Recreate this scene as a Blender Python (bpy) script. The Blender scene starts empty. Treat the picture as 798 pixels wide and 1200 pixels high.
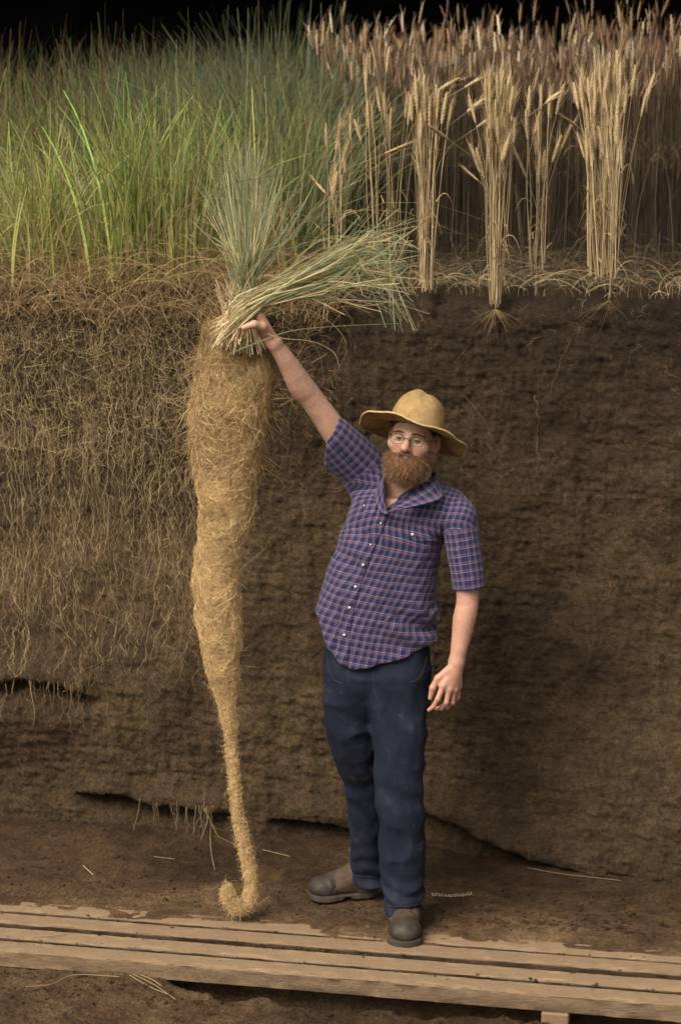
import bpy, math, random
import numpy as np
from mathutils import Vector, Matrix
R = math.radians
rng = np.random.default_rng(7)
random.seed(7)
sc = bpy.context.scene
COL = sc.collection

# ------------------------------------------------------------------ camera, sky, sun, exposure
CAM = np.array([0.0, -7.0, 2.8]); PITCH = R(10.4); FPX = 2415.0
cd = bpy.data.cameras.new('camera'); cam = bpy.data.objects.new('camera', cd); COL.objects.link(cam)
cam.location = CAM; cam.rotation_euler = (R(90) - PITCH, 0, 0)
cd.sensor_fit = 'VERTICAL'; cd.sensor_height = 36; cd.sensor_width = 24; cd.lens = 36 * FPX / 1200
cd.clip_start = 0.1; cd.clip_end = 400
cd.dof.use_dof = True; cd.dof.focus_distance = 7.12; cd.dof.aperture_fstop = 2.8
sc.camera = cam
world = bpy.data.worlds.new('World'); sc.world = world; world.use_nodes = True
wn = world.node_tree.nodes; wl = world.node_tree.links
bg = wn['Background']; sky = wn.new('ShaderNodeTexSky'); sky.sky_type = 'NISHITA'; sky.sun_disc = False
SUN_EL, SUN_AZ = R(46), R(-38)      # azimuth from -Y (towards the camera), negative = camera left
sky.sun_elevation = SUN_EL; sky.sun_rotation = R(180) + SUN_AZ * -1; sky.dust_density = 4; sky.air_density = 1.0
hsv = wn.new('ShaderNodeHueSaturation'); hsv.inputs['Saturation'].default_value = 0.25
wl.new(sky.outputs[0], hsv.inputs['Color']); wl.new(hsv.outputs[0], bg.inputs[0]); bg.inputs[1].default_value = 0.068
sd = bpy.data.lights.new('sun', 'SUN'); sun = bpy.data.objects.new('sun', sd); COL.objects.link(sun)
sd.energy = 1.5; sd.angle = R(34); sd.color = (1.0, 0.93, 0.82)
sdir = Vector((math.sin(SUN_AZ) * math.cos(SUN_EL), -math.cos(SUN_AZ) * math.cos(SUN_EL), math.sin(SUN_EL)))
sun.rotation_euler = sdir.to_track_quat('Z', 'Y').to_euler()
sc.view_settings.view_transform = 'Standard'; sc.view_settings.look = 'None'
sc.view_settings.exposure = 1.3; sc.view_settings.gamma = 1
sc.render.engine = 'CYCLES'
try:
    sc.cycles.use_denoising = True
    sc.cycles.max_bounces = 6; sc.cycles.transparent_max_bounces = 12
except Exception: pass

# ------------------------------------------------------------------ where a point of the photograph lies in the place
def ray(px, py):
    x = (px - 399.0) / FPX; u = -(py - 600.0) / FPX
    s, c = math.sin(PITCH), math.cos(PITCH)
    return np.array([x, c + u * s, -s + u * c])
def W(px, py, y):
    d = ray(px, py); return CAM + d * ((y - CAM[1]) / d[1])
def G(px, py, z=0.0):
    d = ray(px, py); return CAM + d * ((z - CAM[2]) / d[2])

# ------------------------------------------------------------------ noise
def _hash(ix, iy, iz, seed):
    n = (ix.astype(np.uint32) * np.uint32(374761393) + iy.astype(np.uint32) * np.uint32(668265263)
         + iz.astype(np.uint32) * np.uint32(2246822519) + np.uint32((seed * 3266489917) & 0xffffffff))
    n = (n ^ (n >> np.uint32(13))) * np.uint32(1274126177)
    n = (n ^ (n >> np.uint32(16))) * np.uint32(2246822519)
    return ((n ^ (n >> np.uint32(15))) & np.uint32(0xffffff)).astype(np.float32) / np.float32(0x7fffff) - 1.0
def vnoise(p, seed=0):
    p = np.asarray(p, np.float32); f0 = np.floor(p); f = p - f0; i = f0.astype(np.int64)
    f = f * f * f * (f * (f * 6 - 15) + 10); x, y, z = i[:, 0], i[:, 1], i[:, 2]
    def L(a, b, t): return a + (b - a) * t
    r = []
    for dz in (0, 1):
        a = L(_hash(x, y, z + dz, seed), _hash(x + 1, y, z + dz, seed), f[:, 0])
        b = L(_hash(x, y + 1, z + dz, seed), _hash(x + 1, y + 1, z + dz, seed), f[:, 0])
        r.append(L(a, b, f[:, 1]))
    return L(r[0], r[1], f[:, 2])
def fbm(p, oct=4, seed=0, gain=0.5, lac=2.03):
    p = np.asarray(p, np.float32); a, s, t = 1.0, 0.0, 0.0
    for o in range(oct):
        s = s + a * vnoise(p, seed + o * 17); t += a; p = p * lac + 3.7; a *= gain
    return s / t
def sstep(a, b, x):
    t = np.clip((x - a) / (b - a), 0, 1); return t * t * (3 - 2 * t)

# ------------------------------------------------------------------ mesh building
def link(o, parent=None):
    COL.objects.link(o)
    if parent is not None: o.parent = parent
    return o
def mesh_from(name, verts, faces, mat=None, smooth=True, attrs=None):
    """verts (N,3); faces (M,3) or (M,4) array, or list of such arrays"""
    me = bpy.data.meshes.new(name)
    fl = [np.asarray(f, np.int32) for f in (faces if isinstance(faces, list) else [faces]) if len(f)]
    verts = np.asarray(verts, np.float32)
    me.vertices.add(len(verts)); me.vertices.foreach_set('co', verts.ravel())
    nl = sum(f.size for f in fl); npoly = sum(len(f) for f in fl)
    me.loops.add(nl); me.loops.foreach_set('vertex_index', np.concatenate([f.ravel() for f in fl]))
    me.polygons.add(npoly)
    tot = np.concatenate([np.full(len(f), f.shape[1], np.int32) for f in fl])
    me.polygons.foreach_set('loop_start', np.concatenate([[0], np.cumsum(tot)[:-1]]).astype(np.int32))
    me.polygons.foreach_set('loop_total', tot)
    me.polygons.foreach_set('use_smooth', np.full(npoly, smooth, bool))
    for k, v in (attrs or {}).items():
        v = np.asarray(v, np.float32)
        if v.ndim == 1: me.attributes.new(k, 'FLOAT', 'POINT').data.foreach_set('value', v)
        elif v.shape[1] == 4: me.attributes.new(k, 'FLOAT_COLOR', 'POINT').data.foreach_set('color', v.ravel())
        else: me.attributes.new(k, 'FLOAT_VECTOR', 'POINT').data.foreach_set('vector', v.ravel())
    me.update(calc_edges=True)
    if mat is not None: me.materials.append(mat)
    return me
def obj(name, verts, faces, mat=None, parent=None, smooth=True, attrs=None, loc=None, **props):
    verts = np.asarray(verts, np.float64)
    if parent is not None and loc is None: verts = verts - world_loc(parent)
    elif loc is not None: verts = verts - np.asarray(loc)
    o = bpy.data.objects.new(name, mesh_from(name, verts, faces, mat, smooth, attrs))
    link(o, parent)
    if loc is not None and parent is None: o.location = loc
    for k, v in props.items(): o[k] = v
    return o
def world_loc(o):
    v = np.zeros(3)
    while o is not None:
        v = v + np.array(o.location); o = o.parent
    return v
def empty(name, loc, **props):
    o = bpy.data.objects.new(name, None); o.location = loc; o.empty_display_size = 0.05; link(o)
    for k, v in props.items(): o[k] = v
    return o
def grid_faces(nu, nv, wrap=False):
    i, j = np.meshgrid(np.arange(nu if wrap else nu - 1), np.arange(nv - 1), indexing='ij')
    a = i * nv + j; b = ((i + 1) % nu) * nv + j
    return np.stack([a, b, b + 1, a + 1], -1).reshape(-1, 4)

def frames(P):
    T = np.gradient(P, axis=1); T /= np.linalg.norm(T, axis=2, keepdims=True) + 1e-9
    ref = np.where(np.abs(T[:, :1, 2:3]) > 0.9, np.array([1.0, 0, 0]), np.array([0, 0, 1.0]))
    ref = np.broadcast_to(ref, T.shape)
    A = np.cross(T, ref); A /= np.linalg.norm(A, axis=2, keepdims=True) + 1e-9
    return T, A, np.cross(T, A)
def strands(P, rad, col=None, sides=3, twist=None, flat=False):
    """P (N,K,3) paths, rad (N,K) radii -> verts, faces, colours (per vertex). flat: ribbons of two edges."""
    N, K, _ = P.shape; T, A, B = frames(P)
    rad = np.broadcast_to(rad, (N, K))
    ph = (rng.random(N) * 2 * np.pi if twist is None else twist)[:, None]
    if flat:
        dirv = A * np.cos(ph)[..., None] + B * np.sin(ph)[..., None]
        V = np.stack([P - dirv * rad[..., None], P + dirv * rad[..., None]], 2); S = 2
    else:
        V = np.stack([P + (A * np.cos(ph + 2 * np.pi * k / sides)[..., None] + B * np.sin(ph + 2 * np.pi * k / sides)[..., None]) * rad[..., None]
                      for k in range(sides)], 2); S = sides
    base = (np.arange(N) * K * S)[:, None, None]; kk = (np.arange(K - 1) * S)[None, :, None]
    if flat: ss = np.array([0])[None, None, :]; nxt = np.array([1])[None, None, :]
    else: ss = np.arange(S)[None, None, :]; nxt = ((np.arange(S) + 1) % S)[None, None, :]
    a = base + kk + ss; b = base + kk + nxt
    F = np.stack([a, b, b + S, a + S], -1).reshape(-1, 4)
    C = None
    if col is not None:
        col = np.asarray(col, np.float32)
        if col.ndim == 2: col = np.broadcast_to(col[:, None, :], (N, K, 3))
        C = np.broadcast_to(col[:, :, None, :], (N, K, S, 3)).reshape(-1, 3)
        C = np.concatenate([C, np.ones((len(C), 1), np.float32)], 1)
    return V.reshape(-1, 3), F, C
class Batch:
    def __init__(s): s.v, s.f, s.c, s.n = [], [], [], 0
    def add(s, v, f, c=None):
        s.v.append(v); s.f.append(np.asarray(f) + s.n); s.n += len(v)
        s.c.append(c if c is not None else np.ones((len(v), 4), np.float32))
    def obj(s, name, mat, parent=None, smooth=True, **kw):
        return obj(name, np.concatenate(s.v), s.f, mat, parent, smooth, {'col': np.concatenate(s.c)}, **kw)
def tube(pts, rad, sides=8, cap=True):
    pts = np.asarray(pts, float); K = len(pts); rad = np.broadcast_to(rad, (K,))
    v, f, _ = strands(pts[None], rad[None], None, sides, np.zeros(1))
    fl = [f]
    if cap:
        v = np.concatenate([v, pts[:1], pts[-1:]]); n = K * sides
        k = np.arange(sides); k2 = (k + 1) % sides
        fl = [f, np.stack([np.full(sides, n), k2, k], 1), np.stack([np.full(sides, n + 1), n - sides + k, n - sides + k2], 1)]
    return v, fl
def smooth_path(pts, n):
    pts = np.asarray(pts, float); t = np.linspace(0, len(pts) - 1, n)
    P = np.concatenate([2 * pts[:1] - pts[1:2], pts, 2 * pts[-1:] - pts[-2:-1]])
    i = np.minimum(t.astype(int), len(pts) - 2); f = (t - i)[:, None]
    p0, p1, p2, p3 = P[i], P[i + 1], P[i + 2], P[i + 3]
    return 0.5 * (2 * p1 + (p2 - p0) * f + (2 * p0 - 5 * p1 + 4 * p2 - p3) * f * f + (3 * p1 - p0 - 3 * p2 + p3) * f ** 3)

# ------------------------------------------------------------------ signed distances and their surface
def rcone(p, a, b, ra, rb, sq=None):
    a = np.asarray(a, np.float32); ab = np.asarray(b, np.float32) - a; q = p - a
    t = np.clip(q @ ab / (ab @ ab), 0, 1); d = q - t[:, None] * ab
    return np.sqrt((d * d).sum(1)) - (ra + (rb - ra) * t)
def ell(p, c, r, M=None):
    q = p - np.asarray(c, np.float32)
    if M is not None: q = q @ np.asarray(M, np.float32)
    r = np.asarray(r, np.float32); k0 = np.sqrt(((q / r) ** 2).sum(1)); k1 = np.sqrt(((q / (r * r)) ** 2).sum(1)) + 1e-9
    return k0 * (k0 - 1) / k1
def smin(a, b, k):
    h = np.clip(0.5 + 0.5 * (b - a) / k, 0, 1); return b + (a - b) * h - k * h * (1 - h)
def smax(a, b, k): return -smin(-a, -b, k)
def slices(p, tab, e=2.0, rot=0.0, ktop=0.01):
    """stack of (z, cx, cy, a, b) ellipses"""
    t = np.asarray(sorted(tab), np.float32); z = p[:, 2]
    c = [np.interp(z, t[:, 0], t[:, k]) for k in range(1, 5)]
    x = p[:, 0] - c[0]; y = p[:, 1] - c[1]
    if rot: cr, sr = math.cos(rot), math.sin(rot); x, y = x * cr + y * sr, -x * sr + y * cr
    k = (np.abs(x / c[2]) ** e + np.abs(y / c[3]) ** e) ** (1 / e)
    d = (k - 1) * np.minimum(c[2], c[3])
    return np.maximum(d, np.maximum(z - t[-1, 0], t[0, 0] - z))
def surface(f, lo, hi, h, B=8):
    lo = np.asarray(lo, np.float32); hi = np.asarray(hi, np.float32)
    nb = np.ceil((hi - lo) / (h * B)).astype(int); n = nb * B
    g = np.stack(np.meshgrid(*[np.arange(k) for k in nb], indexing='ij'), -1).reshape(-1, 3)
    cv = f((lo + (g + 0.5) * (h * B)).astype(np.float32))
    V = np.repeat(np.repeat(np.repeat(np.where(cv < 0, -1.0, 1.0).astype(np.float32).reshape(nb), B, 0), B, 1), B, 2)
    act = g[np.abs(cv) < h * B * 1.35]
    off = np.stack(np.meshgrid(*[np.arange(B)] * 3, indexing='ij'), -1).reshape(-1, 3)
    for s in range(0, len(act), 1500):
        idx = (act[s:s + 1500, None, :] * B + off[None]).reshape(-1, 3)
        V[idx[:, 0], idx[:, 1], idx[:, 2]] = f((lo + idx * h).astype(np.float32))
    I = V < 0
    cs = [I[dx:n[0] - 1 + dx, dy:n[1] - 1 + dy, dz:n[2] - 1 + dz] for dx in (0, 1) for dy in (0, 1) for dz in (0, 1)]
    alls = cs[0].copy(); anys = cs[0].copy()
    for c in cs[1:]: alls &= c; anys |= c
    cells = np.argwhere(anys & ~alls)
    vid = np.full(n - 1, -1, np.int32); vid[cells[:, 0], cells[:, 1], cells[:, 2]] = np.arange(len(cells))
    acc = np.zeros((len(cells), 3)); cnt = np.zeros(len(cells))
    C8 = [(dx, dy, dz) for dx in (0, 1) for dy in (0, 1) for dz in (0, 1)]
    for a in C8:
        for ax in range(3):
            if a[ax]: continue
            b = list(a); b[ax] = 1
            va = V[cells[:, 0] + a[0], cells[:, 1] + a[1], cells[:, 2] + a[2]]; vb = V[cells[:, 0] + b[0], cells[:, 1] + b[1], cells[:, 2] + b[2]]
            m = (va < 0) != (vb < 0); t = np.where(m, va / np.where(m, va - vb, 1), 0)
            pt = np.array(a, float)[None] + t[:, None] * (np.array(b) - np.array(a))[None]
            acc[m] += pt[m]; cnt[m] += 1
    verts = lo + (cells + acc / np.maximum(cnt, 1)[:, None]) * h
    quads = []
    for ax in range(3):
        o1, o2 = (ax + 1) % 3, (ax + 2) % 3
        sl0 = [slice(1, n[k] - 1) for k in range(3)]; sl1 = list(sl0); sl0[ax] = slice(0, n[ax] - 1); sl1[ax] = slice(1, n[ax])
        A, Bv = I[tuple(sl0)], I[tuple(sl1)]
        off0 = np.array([1, 1, 1]); off0[ax] = 0
        for flip, m in ((False, A & ~Bv), (True, ~A & Bv)):
            e = np.argwhere(m) + off0
            if not len(e): continue
            q = []
            for (d1, d2) in ((0, 0), (-1, 0), (-1, -1), (0, -1)):
                c = e.copy(); c[:, o1] += d1; c[:, o2] += d2; q.append(vid[c[:, 0], c[:, 1], c[:, 2]])
            q = np.stack(q, 1); quads.append(q[:, ::-1] if flip else q)
    q = np.concatenate(quads); q = q[(q >= 0).all(1)]
    return verts, q
def gradient(f, v, h=0.002):
    v = v.astype(np.float32); g = np.stack([f(v + np.eye(3, dtype=np.float32)[k] * h) - f(v - np.eye(3, dtype=np.float32)[k] * h) for k in range(3)], 1)
    return g / (np.linalg.norm(g, axis=1, keepdims=True) + 1e-9)

# ------------------------------------------------------------------ materials
def new_mat(name):
    m = bpy.data.materials.new(name); m.use_nodes = True; nt = m.node_tree
    return m, nt, nt.nodes['Principled BSDF']
def N(nt, typ, **kw):
    n = nt.nodes.new(typ)
    for k, v in kw.items():
        if k.startswith('i_'): n.inputs[k[2:].replace('_', ' ')].default_value = v
        else: setattr(n, k, v)
    return n
def ramp(nt, fac, stops, interp='LINEAR'):
    r = nt.nodes.new('ShaderNodeValToRGB'); cr = r.color_ramp; cr.interpolation = interp
    while len(cr.elements) < len(stops): cr.elements.new(0.5)
    for e, (p, c) in zip(cr.elements, stops): e.position = p; e.color = (*c, 1) if len(c) == 3 else c
    nt.links.new(fac, r.inputs[0]); return r.outputs[0]
def mixc(nt, fac, a, b, blend='MIX'):
    n = nt.nodes.new('ShaderNodeMix'); n.data_type = 'RGBA'; n.blend_type = blend
    for s, v in ((n.inputs[0], fac), (n.inputs[6], a), (n.inputs[7], b)):
        if hasattr(v, 'node'): nt.links.new(v, s)
        else: s.default_value = v if not isinstance(v, tuple) or len(v) == 4 else (*v, 1)
    return n.outputs[2]
def noise_tex(nt, scale, detail=6, rough=0.6, vec=None, stretch=None, coord='Object'):
    n = N(nt, 'ShaderNodeTexNoise'); n.inputs['Scale'].default_value = scale; n.inputs['Detail'].default_value = detail; n.inputs['Roughness'].default_value = rough
    if vec is None: vec = nt.nodes.new('ShaderNodeTexCoord').outputs[coord]
    if stretch is not None:
        mp = nt.nodes.new('ShaderNodeMapping'); mp.inputs['Scale'].default_value = stretch; nt.links.new(vec, mp.inputs[0]); vec = mp.outputs[0]
    nt.links.new(vec, n.inputs['Vector']); return n.outputs[0]
def bump(nt, bsdf, heights, dist=0.004, strength=0.6):
    prev = None
    for hgt, s in heights:
        b = nt.nodes.new('ShaderNodeBump'); b.inputs['Strength'].default_value = s * strength; b.inputs['Distance'].default_value = dist
        nt.links.new(hgt, b.inputs['Height'])
        if prev is not None: nt.links.new(prev, b.inputs['Normal'])
        prev = b.outputs[0]
    nt.links.new(prev, bsdf.inputs['Normal'])
def mat_soil(name, dark, mid, light, bumpd=0.01, stones=True):
    m, nt, b = new_mat(name)
    n1 = noise_tex(nt, 2.2, 5, 0.6); n2 = noise_tex(nt, 17, 6, 0.65); n3 = noise_tex(nt, 90, 5, 0.7)
    c = ramp(nt, n1, [(0.3, dark), (0.5, mid), (0.72, light)])
    c = mixc(nt, 0.75, c, ramp(nt, n2, [(0.25, (0.45, 0.45, 0.45)), (0.75, (1.5, 1.48, 1.42))]), 'MULTIPLY')
    c = mixc(nt, 0.85, c, ramp(nt, n3, [(0.32, (0.42, 0.40, 0.38)), (0.68, (1.6, 1.6, 1.56))]), 'MULTIPLY')
    n6 = noise_tex(nt, 210, 4, 0.75); c = mixc(nt, 0.55, c, ramp(nt, n6, [(0.34, (0.4, 0.38, 0.36)), (0.55, (1.0, 1.0, 1.0)), (0.72, (1.9, 1.85, 1.75))]), 'MULTIPLY')
    return m, nt, b, c, n1, n2, n3
def m_wall():
    m, nt, b, c, n1, n2, n3 = mat_soil('pit wall soil', (0.050, 0.032, 0.017), (0.088, 0.056, 0.030), (0.140, 0.092, 0.049))
    # soil horizons: grey-black topsoil above, browner subsoil below
    sep = nt.nodes.new('ShaderNodeSeparateXYZ'); tc = nt.nodes.new('ShaderNodeTexCoord'); nt.links.new(tc.outputs['Object'], sep.inputs[0])
    ad = N(nt, 'ShaderNodeMath', operation='MULTIPLY_ADD'); nt.links.new(n1, ad.inputs[0]); ad.inputs[1].default_value = 0.5; nt.links.new(sep.outputs[2], ad.inputs[2])
    f = N(nt, 'ShaderNodeMapRange'); nt.links.new(ad.outputs[0], f.inputs[0]); f.inputs[1].default_value = 1.45; f.inputs[2].default_value = 2.35
    c = mixc(nt, f.outputs[0], c, mixc(nt, 1.0, c, (0.50, 0.51, 0.56), 'MULTIPLY'))
    f2 = N(nt, 'ShaderNodeMapRange'); nt.links.new(ad.outputs[0], f2.inputs[0]); f2.inputs[1].default_value = 0.75; f2.inputs[2].default_value = 0.15
    c = mixc(nt, f2.outputs[0], c, mixc(nt, 1.0, c, (0.86, 0.86, 0.88), 'MULTIPLY'))
    nt.links.new(c, b.inputs['Base Color']); b.inputs['Roughness'].default_value = 0.95; b.inputs['Specular IOR Level'].default_value = 0.15
    v = N(nt, 'ShaderNodeTexVoronoi'); v.inputs['Scale'].default_value = 38; nt.links.new(tc.outputs['Object'], v.inputs['Vector'])
    n4 = noise_tex(nt, 230, 4, 0.7); bump(nt, b, [(n2, 0.9), (n3, 1.0), (n4, 0.6), (v.outputs['Distance'], 0.3)], 0.013, 1.0)
    return m
def m_floor():
    m, nt, b, c, n1, n2, n3 = mat_soil('pit floor soil', (0.080, 0.047, 0.024), (0.140, 0.085, 0.044), (0.240, 0.152, 0.080))
    a = N(nt, 'ShaderNodeAttribute', attribute_name='dust'); c = mixc(nt, a.outputs['Fac'], mixc(nt, 1.0, c, (0.48, 0.45, 0.43), 'MULTIPLY'), c)
    nt.links.new(c, b.inputs['Base Color']); b.inputs['Roughness'].default_value = 0.95; b.inputs['Specular IOR Level'].default_value = 0.15
    n4 = noise_tex(nt, 260, 4, 0.7); bump(nt, b, [(n2, 0.8), (n3, 1.0), (n4, 0.7)], 0.012, 1.0); return m
def m_field():
    m, nt, b, c, n1, n2, n3 = mat_soil('field soil', (0.018, 0.012, 0.007), (0.030, 0.020, 0.012), (0.05, 0.033, 0.019))
    nt.links.new(c, b.inputs['Base Color']); b.inputs['Roughness'].default_value = 0.95
    bump(nt, b, [(n2, 0.7), (n3, 0.9)], 0.012, 0.8); return m
def m_col(name, rough=0.7, trans=0.0, spec=0.3):
    """material whose own colour is stored per blade / fibre in the mesh"""
    m, nt, b = new_mat(name); a = N(nt, 'ShaderNodeAttribute', attribute_name='col')
    nt.links.new(a.outputs['Color'], b.inputs['Base Color']); b.inputs['Roughness'].default_value = rough; b.inputs['Specular IOR Level'].default_value = spec
    if trans:
        t = N(nt, 'ShaderNodeBsdfTranslucent'); nt.links.new(a.outputs['Color'], t.inputs[0]); mx = N(nt, 'ShaderNodeMixShader'); mx.inputs[0].default_value = trans
        nt.links.new(b.outputs[0], mx.inputs[1]); nt.links.new(t.outputs[0], mx.inputs[2]); nt.links.new(mx.outputs[0], nt.nodes['Material Output'].inputs[0])
    return m
def m_wood():
    m, nt, b = new_mat('dusty weathered plank')
    g = noise_tex(nt, 7, 8, 0.7, stretch=(0.8, 22, 22)); n1 = noise_tex(nt, 5, 5, 0.6); n2 = noise_tex(nt, 60, 5, 0.7)
    c = ramp(nt, g, [(0.28, (0.14, 0.088, 0.045)), (0.5, (0.265, 0.180, 0.102)), (0.75, (0.385, 0.275, 0.165))])
    n5 = noise_tex(nt, 19, 6, 0.7); ad = N(nt, 'ShaderNodeMath', operation='ADD'); nt.links.new(n1, ad.inputs[0]); nt.links.new(n5, ad.inputs[1]); dirt = ramp(nt, ad.outputs[0], [(0.80, (0, 0, 0)), (1.06, (1, 1, 1))])
    c = mixc(nt, dirt, c, mixc(nt, n2, (0.17, 0.108, 0.060), (0.32, 0.218, 0.130)))
    oi = N(nt, 'ShaderNodeObjectInfo'); rr = ramp(nt, oi.outputs['Random'], [(0, (0.85, 0.84, 0.82)), (1, (1.15, 1.13, 1.1))])
    c = mixc(nt, 1.0, c, rr, 'MULTIPLY')
    mu = N(nt, 'ShaderNodeAttribute', attribute_name='mud_shade'); c = mixc(nt, mu.outputs['Fac'], c, mixc(nt, n2, (0.022, 0.014, 0.009), (0.07, 0.045, 0.026)))   # muddy plank sides, with the shade of the gaps painted into their colour
    nt.links.new(c, b.inputs['Base Color']); b.inputs['Roughness'].default_value = 0.9; b.inputs['Specular IOR Level'].default_value = 0.2
    bump(nt, b, [(g, 0.9), (n2, 0.7)], 0.006, 0.9); return m
def m_skin():
    m, nt, b = new_mat('skin'); a = N(nt, 'ShaderNodeAttribute', attribute_name='flush')
    n1 = noise_tex(nt, 45, 4, 0.6); n2 = noise_tex(nt, 240, 3, 0.6)
    c = mixc(nt, a.outputs['Fac'], (0.53, 0.335, 0.235), (0.45, 0.215, 0.135))
    c = mixc(nt, 0.35, c, ramp(nt, n1, [(0.3, (0.82, 0.74, 0.72)), (0.7, (1.12, 1.12, 1.1))]), 'MULTIPLY')
    c = mixc(nt, 0.45, c, ramp(nt, n2, [(0.35, (0.72, 0.60, 0.53)), (0.6, (1.1, 1.1, 1.1))]), 'MULTIPLY')
    nt.links.new(c, b.inputs['Base Color']); b.inputs['Roughness'].default_value = 0.52; b.inputs['Specular IOR Level'].default_value = 0.35
    b.inputs['Subsurface Weight'].default_value = 0.12; b.inputs['Subsurface Radius'].default_value = (0.012, 0.005, 0.003); b.inputs['Subsurface Scale'].default_value = 0.6
    bump(nt, b, [(n2, 0.4), (n1, 0.3)], 0.0015, 0.6); return m
def m_plaid():
    m, nt, b = new_mat('navy red and white check cotton'); a = N(nt, 'ShaderNodeAttribute', attribute_name='cloth')
    sep = nt.nodes.new('ShaderNodeSeparateXYZ'); nt.links.new(a.outputs['Vector'], sep.inputs[0]); cols = []
    navy, mid, red, wht = (0.014, 0.018, 0.058), (0.045, 0.042, 0.098), (0.22, 0.080, 0.070), (0.30, 0.27, 0.30)
    for k in (0, 1):
        dv = N(nt, 'ShaderNodeMath', operation='DIVIDE'); nt.links.new(sep.outputs[k], dv.inputs[0]); dv.inputs[1].default_value = 0.0275
        fr = N(nt, 'ShaderNodeMath', operation='FRACT'); nt.links.new(dv.outputs[0], fr.inputs[0])
        cols.append(ramp(nt, fr.outputs[0], [(0.0, navy), (0.36, mid), (0.50, red), (0.62, mid), (0.76, wht), (0.82, mid), (0.88, navy)], 'CONSTANT'))
    w = N(nt, 'ShaderNodeMath', operation='ADD'); nt.links.new(sep.outputs[0], w.inputs[0]); nt.links.new(sep.outputs[1], w.inputs[1])
    w2 = N(nt, 'ShaderNodeMath', operation='MULTIPLY'); nt.links.new(w.outputs[0], w2.inputs[0]); w2.inputs[1].default_value = 2600
    sn = N(nt, 'ShaderNodeMath', operation='SINE'); nt.links.new(w2.outputs[0], sn.inputs[0])
    c = mixc(nt, 0.5, cols[0], cols[1])
    n1 = noise_tex(nt, 14, 4, 0.6); c = mixc(nt, 0.4, c, ramp(nt, n1, [(0.3, (0.8, 0.8, 0.82)), (0.7, (1.2, 1.18, 1.15))]), 'MULTIPLY')
    nt.links.new(c, b.inputs['Base Color']); b.inputs['Roughness'].default_value = 0.85; b.inputs['Specular IOR Level'].default_value = 0.2
    b.inputs['Sheen Weight'].default_value = 0.1
    n2 = noise_tex(nt, 40, 4, 0.55); bump(nt, b, [(n2, 0.5), (sn.outputs[0], 0.12)], 0.003, 0.5); return m
def m_denim():
    m, nt, b = new_mat('dark blue denim'); n1 = noise_tex(nt, 7, 5, 0.6); n2 = noise_tex(nt, 300, 3, 0.7, stretch=(1, 1, 0.35)); n3 = noise_tex(nt, 28, 6, 0.65)
    c = ramp(nt, n1, [(0.3, (0.006, 0.0078, 0.0145)), (0.55, (0.0105, 0.0135, 0.024)), (0.78, (0.030, 0.034, 0.049))])
    c = mixc(nt, 0.5, c, ramp(nt, n2, [(0.3, (0.6, 0.6, 0.62)), (0.7, (1.5, 1.5, 1.5))]), 'MULTIPLY')
    c = mixc(nt, ramp(nt, n3, [(0.62, (0, 0, 0)), (0.8, (0.35, 0.35, 0.35))]), c, (0.13, 0.11, 0.09))
    nt.links.new(c, b.inputs['Base Color']); b.inputs['Roughness'].default_value = 0.88; b.inputs['Specular IOR Level'].default_value = 0.2
    bump(nt, b, [(n2, 0.25), (n3, 0.4)], 0.003, 0.5); return m
def m_simple(name, c1, c2, scale, rough=0.7, bd=0.003, stretch=None, spec=0.3, metal=0, bs=0.5):
    m, nt, b = new_mat(name); n = noise_tex(nt, scale, 5, 0.65, stretch=stretch)
    nt.links.new(ramp(nt, n, [(0.3, c1), (0.7, c2)]), b.inputs['Base Color']); b.inputs['Roughness'].default_value = rough
    b.inputs['Specular IOR Level'].default_value = spec; b.inputs['Metallic'].default_value = metal
    if bd: bump(nt, b, [(n, 1)], bd, bs)
    return m

# ================================================================== SETTING
Z_TOP = 2.21
TH = R(13); TAN = np.array([math.cos(TH), -math.sin(TH), 0.0]); NRM = np.array([-math.sin(TH), -math.cos(TH), 0.0]); P0 = np.array([0, 0.84, 0.0])
def px2wall(px, py):
    one = np.ndim(px) == 0; px = np.atleast_1d(np.asarray(px, float)); py = np.broadcast_to(np.asarray(py, float), px.shape)
    x = (px - 399.0) / FPX; u = -(py - 600.0) / FPX; sp, cp = math.sin(PITCH), math.cos(PITCH)
    d = np.stack([x, cp + u * sp, -sp + u * cp], 1); off = np.zeros(len(px))
    for _ in range(3):                             # onto the wall's own bulges, not just its plane
        p = CAM + d * (((P0 - CAM) @ NRM + off) / (d @ NRM))[:, None]; s, h = (p - P0) @ TAN, p[:, 2]; off = wall_disp(s, h, False)
    return (s[0], h[0]) if one else np.stack([s, h], 1)
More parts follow.
